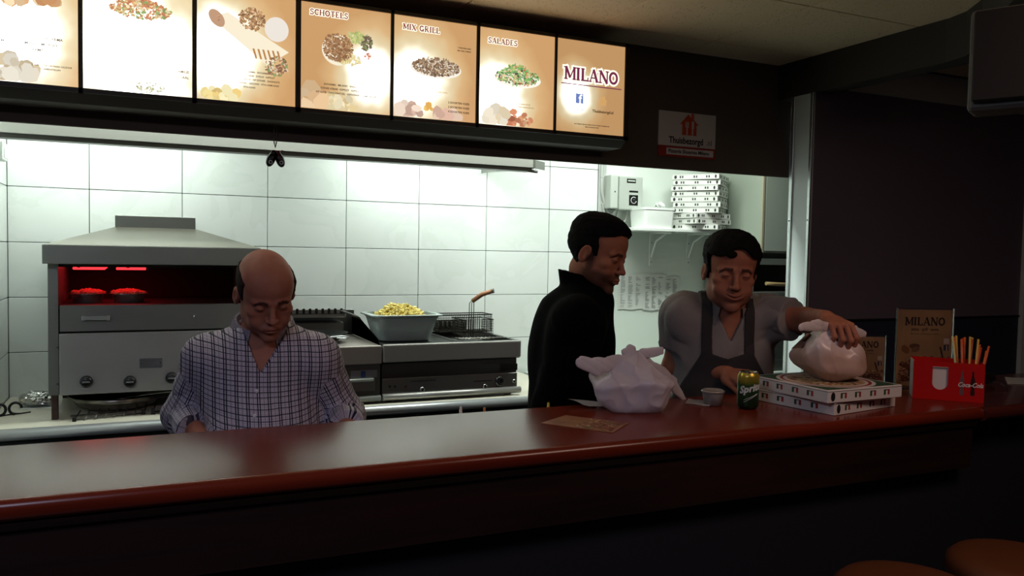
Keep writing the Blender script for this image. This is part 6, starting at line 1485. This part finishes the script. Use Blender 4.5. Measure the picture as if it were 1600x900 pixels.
# ================================================================== man in black, profile
Fh = frame((.56, -.83), math.radians(15), math.radians(4))
h2 = Head(D3(934, 397, 2.80), Fh, 1.04, jaw=1.04, fat=0.001, nose=1.03)
F2 = frame((.88, -.47), math.radians(8), 0)
J = dict(neck=D3(917, 458, 2.83), chest=D3(893, 545, 2.85), belly=D3(893, 630, 2.83))
J['shR'] = J['neck'] + F2@A3((-.170, .02, -.100)); J['shL'] = J['neck'] + F2@A3((.175, .02, -.085))
J['elR'] = J['shR'] + F2@A3((-.03, .045, -.27)); J['elL'] = J['shL'] + F2@A3((.03, .03, -.27))
J['wrR'] = J['elR'] + F2@A3((.03, -.20, -.12)); J['wrL'] = J['elL'] + F2@A3((-.03, -.20, -.12))
J['pelvis'] = J['belly'] + A3((.0, .02, -.26)); auto_legs(J, F2)
m2 = Person(h2, J, F2, slim=1.08, hands=[dict(w=J['wrR'], d=F2@A3((.2, -.8, -.5)), n=F2@A3((-.6, -.3, .5)), curl=[.4]*4, side=-1), dict(w=J['wrL'], d=F2@A3((-.2, -.8, -.5)), n=F2@A3((.6, -.3, .5)), curl=[.4]*4, side=1)])
r2_ = thing('person', 'dark-haired man in a black zipped top seen in profile', 'person', (J['pelvis'][0], J['pelvis'][1], -1.59))
skin2 = skin_mat('skin_tan', 'a06a50', '84493a', '2a1d19')
lo, hi = m2.bounds(list(m2.J.values())+[h2.c], .20); lo[2] = -1.60; hi[2] = h2.c[2]+.15
sdfobj('body', m2.body, lo, hi, .0030, skin2, r2_, zf=(-.45, .018), attr=face_attr(h2, .75))
hair2 = mat('hair_black', '0a0808', .9, spec=.12, bump=(260, .6))
def keep2(q):
    ax = np.abs(q[:, 0]); z, y = q[:, 2], q[:, 1]
    face = smax(y+.030-.35*np.maximum(z-.03, 0), z-.086+.5*np.maximum(ax-.03, 0), .02); low = -.004 - z - np.clip((y-.022)/.02, 0, 1)*.060
    side = np.where((ax > .05) & (y < .012) & (y > -.018), -.022-z, low); earc = np.where(ax > .06, .026-np.hypot(y-.010, z+.010), -1)
    return np.maximum.reduce([-face, side*.8, earc*.8])
hairmesh(m2, r2_, lambda q: .006+.013*np.clip((q[:, 2]-.05)/.06, 0, 1), keep2, hair2, 8, amp=.0022, freq=110)
def top2(P):
    J = m2.J; d = m2.torso(P, .020, .015)
    for a in 'LR':
        e, w_ = J['el'+a], J['wr'+a]; s_ = smin(cap(P, J['sh'+a], e, .070, .058), cap(P, e, w_-(w_-e)*.03, .056, .042), .03); s_ = s_ + .005*fold(P, 40, J['sh'+a]-e, 3+ord(a)); s_ = np.maximum(s_, plane(P, w_-(w_-e)*.05, w_-e)); d = smin(d, s_, .055)
    d = d + .005*fold(P, 24, (.1, .1, 1), 6) + .002*wob(P, 30, 2)
    nb = h2.W((0, .035, -.085)); ax_ = nb-J['neck']; cl = cap(P, J['neck']-A3((0, 0, .02)), nb+ax_*.6, .088, .072); cl = np.maximum(cl, plane(P, nb+nrm(ax_)*.006, nrm(ax_)-F2@A3((0, .50, 0)))); cl = smax(cl, -cap(P, J['neck'], nb+ax_*.8, .068, .0635), .003)
    d = smax(d, -neckcut(P, m2, .068), .004); d = smin(d, cl, .008)
    return smax(d, -plane(P, J['pelvis']+A3((0, 0, -.05)), (0, 0, 1)), .005)
lo, hi = m2.bounds([J[k] for k in ('neck', 'chest', 'belly', 'pelvis', 'shL', 'shR', 'elL', 'elR', 'wrL', 'wrR')], .17)
sdfobj('black_top', top2, lo, hi, .0045, mat('black_fleece', '020203', .95, spec=.08), r2_, zf=(-.50, .016))
legs_and_shoes(m2, r2_, mat('trousers_dark'), mat('shoe_black'))

# ================================================================== man in the polo shirt reaching over the bar
Fh = frame((-.46, -.89), math.radians(8), math.radians(3))
h3 = Head(D3(1141, 424, 2.86), Fh, 1.10, jaw=1.10, fat=.007, smile=1.0, nose=1.04)
F3 = frame((-.52, -.86), math.radians(16), math.radians(0))
J = dict(neck=D3(1137, 487, 2.94), chest=D3(1128, 565, 2.99), belly=D3(1118, 655, 2.98), shL=D3(1196, 496, 2.96), shR=D3(1070, 493, 2.97), elL=D3(1259, 500, 2.80), elR=D3(1052, 574, 3.02), wrL=D3(1290, 497, 2.62), wrR=D3(1134, 583, 2.84))
J['pelvis'] = J['belly'] + A3((.10, .17, -.26)); auto_legs(J, F3)
HL = dict(w=J['wrL'], d=D3(1322, 505, 2.50)-D3(1290, 496, 2.60)+A3((0, 0, -.012)), n=(-.15, -.35, .95), curl=[.85, .92, .95, .95], thumb=(.25, .5), side=-1, k=1.02, spread=.05)
HR = dict(w=J['wrR'], d=D3(1170, 592, 2.70)-D3(1134, 583, 2.80), n=(-.35, -.55, .75), curl=[.50, .80, .85, .80], thumb=(.3, .35), side=1, k=1.04, spread=.03)
m3 = Person(h3, J, F3, [HL, HR])
r3_ = thing('person', 'smiling dark-haired man in grey polo and apron holding the plastic bag', 'person', (J['pelvis'][0], J['pelvis'][1], -1.59))
skin3 = skin_mat('skin_warm', 'a66d55', '8b4c3b', '6a4a40')
lo, hi = m3.bounds(list(m3.J.values())+[h3.c], .20); lo[2] = -1.60; hi[2] = h3.c[2]+.17
sdfobj('body', m3.body, lo, hi, .0030, skin3, r3_, zf=(-.55, .018), attr=face_attr(h3, .30))
def keep3(q):
    ax = np.abs(q[:, 0]); z, y = q[:, 2], q[:, 1]
    face = smax(y+.034, z-.076+.35*np.maximum(ax-.03, 0)-.012*np.cos(q[:, 0]*60), .015); low = -.004 - z - np.clip((y-.022)/.02, 0, 1)*.060
    side = np.where((ax > .05) & (y < .012) & (y > -.020), -.024-z, low); earc = np.where(ax > .06, .027-np.hypot(y-.010, z+.010), -1)
    quiff = ell(q, (-.022, -.086, .066), (.018, .016, .012))
    return np.minimum(np.maximum.reduce([-face, side*.8, earc*.8]), quiff)
hairmesh(m3, r3_, lambda q: .009+.010*np.clip((q[:, 2]-.03)/.06, 0, 1), keep3, mat('hair_dark', '0d0a09', .9, spec=.15, bump=(240, .7)), 12, amp=.0028, freq=100)
def polo(P, g=0):
    J = m3.J; d = m3.torso(P, .017+g, .035)
    for a in 'LR':
        e, s0 = J['el'+a], J['sh'+a]; ce = s0 + (e-s0)*(.70 if a == 'L' else .62)
        s_ = cap(P, s0, ce, .070+g, .071+g) + .009*fold(P, 34, (s0-e)+A3((0, .1, .1)), 7+ord(a)); s_ = smax(s_, plane(P, ce, e-s0), .004)
        d = smin(d, s_, .055)
    d = d + .007*fold(P, 24, (.3, 0, 1), 11) + .003*wob(P, 28, 5)
    d = smax(d, -neckcut(P, m3, .070), .004); d = smax(d, -rimcut(P, m3), .004)
    q = (P-J['neck'])@F3; z = -q[:, 2]; wdg = np.maximum(np.abs(q[:, 0]) - (.036-.50*z), q[:, 1]+.02); wdg = np.maximum(wdg, -z-.06)
    d = smax(d, -wdg, .003)
    return smax(d, -plane(P, J['pelvis']+A3((0, 0, -.04)), (0, 0, 1)), .005)
polo_m = mat('grey_polo', '857f7c', .85, bump=(180, .25), noise=(14, .5, '767170'))
lo, hi = m3.bounds([J[k] for k in ('neck', 'chest', 'belly', 'pelvis', 'shL', 'shR', 'elL', 'elR')], .18)
ps = sdfobj('polo_shirt', polo, lo, hi, .0042, polo_m, r3_, zf=(-.60, .016))
collar(ps, J['neck']+A3((0, .0, .020)), (.0, -.3, 1), -F3[:, 1], .073, .092, .036, mat('polo_collar', '7a7472', .85), gap=.45, lap=.05, rx=1.08)
def apron(P):
    q = (P-m3.J['chest'])@F3; x, y, z = q[:, 0], q[:, 1], q[:, 2]
    d = polo(P, .0075); inner = polo(P, .0015); sh = np.maximum(d, -inner)
    bib = np.maximum(np.maximum(np.abs(x) - np.clip(.088 + .55*(.085-z), .088, .24), z-.085+.9*np.maximum(0, .06-np.abs(x))*.3), y-.02)
    xs_ = np.abs(x) - (.074 + .0*z); strap = np.maximum(np.maximum(np.abs(xs_)-.018, -(z-.06)), z-.30)
    strap = np.maximum(strap, y-.10)
    return np.maximum(sh, np.minimum(bib, strap))
sdfobj('apron', apron, lo, hi, .0032, mat('apron_dark', '2a2729', .85, bump=(150, .2)), r3_, zf=(-.55, .014), pad=3.0)
ray_ = D3(1167, 525, 1.0); t_ = np.arange(2.4, 3.3, .002); dd = polo(ray_[None]*t_[:, None]); p_ = ray_*t_[int(np.argmax(dd < 0))]
bm = BM(); tube(bm, [Vector(p_)+Vector((-.002, -.002, -.010)), Vector(p_)+Vector((.002, -.003, 0)), Vector(p_)+Vector((0, -.002, .009))], [.003, .005, .003], 6, flat=.4); obj('embroidered_emblem', bm, mat('emblem_dark', '101014', .7), ps)
legs_and_shoes(m3, r3_, mat('trousers_dark'), mat('shoe_black'))

# ================================================================== tied carrier bags
film = mat('bag_plastic', 'dcd4dc', .32, spec=.5, bump=(45, .25))
nt = film.node_tree; b = nt.nodes['Principled BSDF']; tr = nt.nodes.new('ShaderNodeBsdfTranslucent'); tr.inputs[0].default_value = lin('d8d2d8'); ms = nt.nodes.new('ShaderNodeMixShader'); ms.inputs[0].default_value = .35
out = [n for n in nt.nodes if n.type == 'OUTPUT_MATERIAL'][0]; nt.links.new(b.outputs[0], ms.inputs[1]); nt.links.new(tr.outputs[0], ms.inputs[2]); nt.links.new(ms.outputs[0], out.inputs[0])
film2 = mat('bag_plastic_warm', 'cdbfbc', .30, spec=.5, bump=(40, .25))
nt = film2.node_tree; b = nt.nodes['Principled BSDF']; tc = nt.nodes.new('ShaderNodeTexCoord'); sx = nt.nodes.new('ShaderNodeSeparateXYZ'); nt.links.new(tc.outputs['Object'], sx.inputs[0])
nz = nt.nodes.new('ShaderNodeTexNoise'); nz.inputs['Scale'].default_value = 14; nt.links.new(tc.outputs['Object'], nz.inputs[0])
ma = nt.nodes.new('ShaderNodeMath'); ma.operation = 'MULTIPLY_ADD'; ma.inputs[1].default_value = .07; nt.links.new(nz.outputs[0], ma.inputs[0]); nt.links.new(sx.outputs['Z'], ma.inputs[2])
mr = nt.nodes.new('ShaderNodeMapRange'); mr.inputs[1].default_value = .11; mr.inputs[2].default_value = .17; nt.links.new(ma.outputs[0], mr.inputs[0])
mx = nt.nodes.new('ShaderNodeMix'); mx.data_type = 'RGBA'; mx.inputs[6].default_value = lin('b99a8c'); mx.inputs[7].default_value = lin('d8cccd'); nt.links.new(mr.outputs[0], mx.inputs[0]); nt.links.new(mx.outputs[2], b.inputs['Base Color'])
# bag standing on the bar
def V3(v): return A3(v)
k1 = V3(at(992, 562, 2.06)); cb1 = V3(at(985, 612, 2.06)); b1 = V3(atz(985, 640, BZ))
rt = V3(RT); fw = nrm(A3((FW.x, FW.y, 0)))
def bag1(P):
    c = A3((cb1[0], cb1[1], BZ+.082)); Fb = np.stack([nrm(A3((rt[0], rt[1], 0))), fw, A3((0, 0, 1))], 1)
    q = (P-c)@Fb
    H = [((-1, 0, -.22), .112), ((1, .1, -.30), .120), ((0, -1, -.30), .095), ((0, 1, -.2), .095), ((-.75, -.75, -.15), .128), ((.8, -.7, -.25), .120), ((-.7, .7, 0), .125), ((.7, .7, 0), .125), ((.1, -.5, -.9), .100), ((-.6, -.2, -.8), .108), ((.65, -.1, -.75), .118),
         ((-.50, -.1, .80), .070), ((.52, -.15, .78), .078), ((-.1, -.62, .75), .074), ((0, .55, .8), .075), ((-.4, -.5, .75), .078), ((.42, -.42, .78), .080)]
    d = None
    for n_, o_ in H:
        v_ = q@nrm(n_) - o_; d = v_ if d is None else smax(d, v_, .012)
    up = cap(P, c+A3((0, 0, .045)), k1-A3((0, 0, .006)), .050, .014); d = smin(d, up, .030)
    rel = P-k1; e = np.arctan2(rel@fw, rel@Fb[:, 0]); dist = np.linalg.norm(rel, axis=1)
    d = d - (1-np.abs(np.sin(e*3.2+1.9*np.sin(dist*24)+.4)))**3*.009*np.clip(1.1-dist/.14, .0, 1)
    d = d + .013*np.abs(wob(P, 20, 7)) + .006*np.abs(wob(P, 44, 17)) - .007
    d = smin(d, ell(P, k1, (.022, .020, .015)), .012)
    return smax(d, -(P[:, 2]-BZ-.0006), .004)
bg1 = sdfobj('carrier_bag', bag1, cb1-.17, A3((cb1[0]+.17, cb1[1]+.17, k1[2]+.05)), .0028, film, None, relax=0, pad=3, origin=(cb1[0], cb1[1], BZ))
tag(bg1, 'tied white plastic carrier bag standing on the bar before the man in black', 'bag')
def ear(pts, rs, flat=.35, seed=1, name='handle_loop', m=film, parent=bg1, flax=(0, 1, 0)):
    pts = [A3(p_) for p_ in pts]
    def f(P):
        d = None
        for i, (a, b_) in enumerate(zip(pts, pts[1:])):
            c_ = cap(P, a, b_, rs[i], rs[i+1], flat=(flax, flat)); d = c_ if d is None else smin(d, c_, .006)
        return d + .0040*fold(P, 110, pts[-1]-pts[0], seed) + .001*wob(P, 110, seed)
    a = np.array(pts); sdfobj(name, f, a.min(0)-.035, a.max(0)+.035, .0026, m, parent)
ear([k1, V3(at(965, 565, 2.05)), V3(at(935, 573, 2.03)), V3(at(908, 566, 2.03))], [.013, .020, .026, .018], .28, 3)
ear([k1, V3(at(1005, 553, 2.05)), V3(at(1033, 549, 2.04))], [.014, .017, .013], .3, 5)
ear([k1, V3(at(985, 549, 2.06)), V3(at(975, 551, 2.06))], [.018, .020, .010], .35, 6)
tri = [V3(at(1030, 585, 2.12)), V3(at(1050, 600, 2.13)), V3(at(1072, 628, 2.14))]
ear(tri, [.03, .022, .004], .25, 7, 'bag_corner')
# bag held over the pizza boxes
bc_ = A3((2.005, 1.945, 0)); kz = V3(at(1302, 512, 1.90)); cz2 = V3(at(1297, 560, 1.92)); zb2 = BZ+.0005+(H_+.0014)+H_+.001
def bag2(P):
    c = cz2; tip = A3((V3(at(1302, 602, 1.90))[0], 1.90, zb2+.003))
    Fb = np.stack([nrm(A3((rt[0], rt[1], 0))), fw, A3((0, 0, 1))], 1); q = (P-c)@Fb
    H = [((-.62, -.1, -.72), .068), ((.42, -.1, -.88), .078), ((-1, 0, -.1), .098), ((1, 0, .05), .100), ((0, -1, .05), .090), ((0, 1, 0), .095), ((-.7, .1, .62), .088), ((.70, 0, .66), .092), ((.1, -.7, .62), .086), ((0, -.6, -.75), .080), ((-.7, -.7, 0), .100), ((.72, -.7, 0), .104), ((0, .7, .6), .09), ((0, .6, -.75), .085)]
    d = None
    for n_, o_ in H:
        v_ = q@nrm(n_) - o_; d = v_ if d is None else smax(d, v_, .016)
    d = smin(d, cap(P, c+A3((0, 0, -.03)), tip+A3((0, 0, .004)), .040, .005), .03); d = smin(d, cap(P, c+A3((0, 0, .05)), kz-A3((0, 0, .004)), .045, .010), .035)
    rel = P-kz; e = np.arctan2(rel@fw, rel@Fb[:, 0]); dist = np.linalg.norm(rel, axis=1)
    d = d - (1-np.abs(np.sin(e*2.6+1.2*np.sin(dist*20)+1.0)))**3*.009*np.clip(1.15-dist/.16, .0, 1) + .012*np.abs(wob(P, 18, 8)) + .005*np.abs(wob(P, 44, 5)) - .006
    return smax(d, -(P[:, 2]-zb2-.0006), .002)
bg2 = sdfobj('carrier_bag', bag2, cz2-.17, cz2+.17, .0028, film2, None, relax=0, pad=3, origin=(2.0, 1.92, zb2))
tag(bg2, 'knotted white plastic carrier bag of food held over the pizza boxes', 'bag')
ear([kz, V3(at(1278, 508, 1.88)), V3(at(1252, 511, 1.86))], [.012, .018, .013], .35, 4, parent=bg2, m=film2)
ear([V3(at(1318, 522, 1.90)), V3(at(1335, 519, 1.92)), V3(at(1350, 523, 1.93))], [.015, .020, .012], .35, 9, parent=bg2, m=film2)
bm = BM(); quad(bm, [at(1236, 545, 1.95), at(1264, 543, 1.95), at(1268, 522, 1.95), at(1262, 520, 1.95)]); bmesh.ops.solidify(bm, geom=bm.faces[:], thickness=.001)
obj('paper_slip', bm, mat('kraft_slip', '8a6f5c', .8), bg2)
# lift the whole place so that the floor is at z = 0
bpy.context.view_layer.update()
for o in bpy.data.objects:
    if o.parent is None: o.location.z += EYE
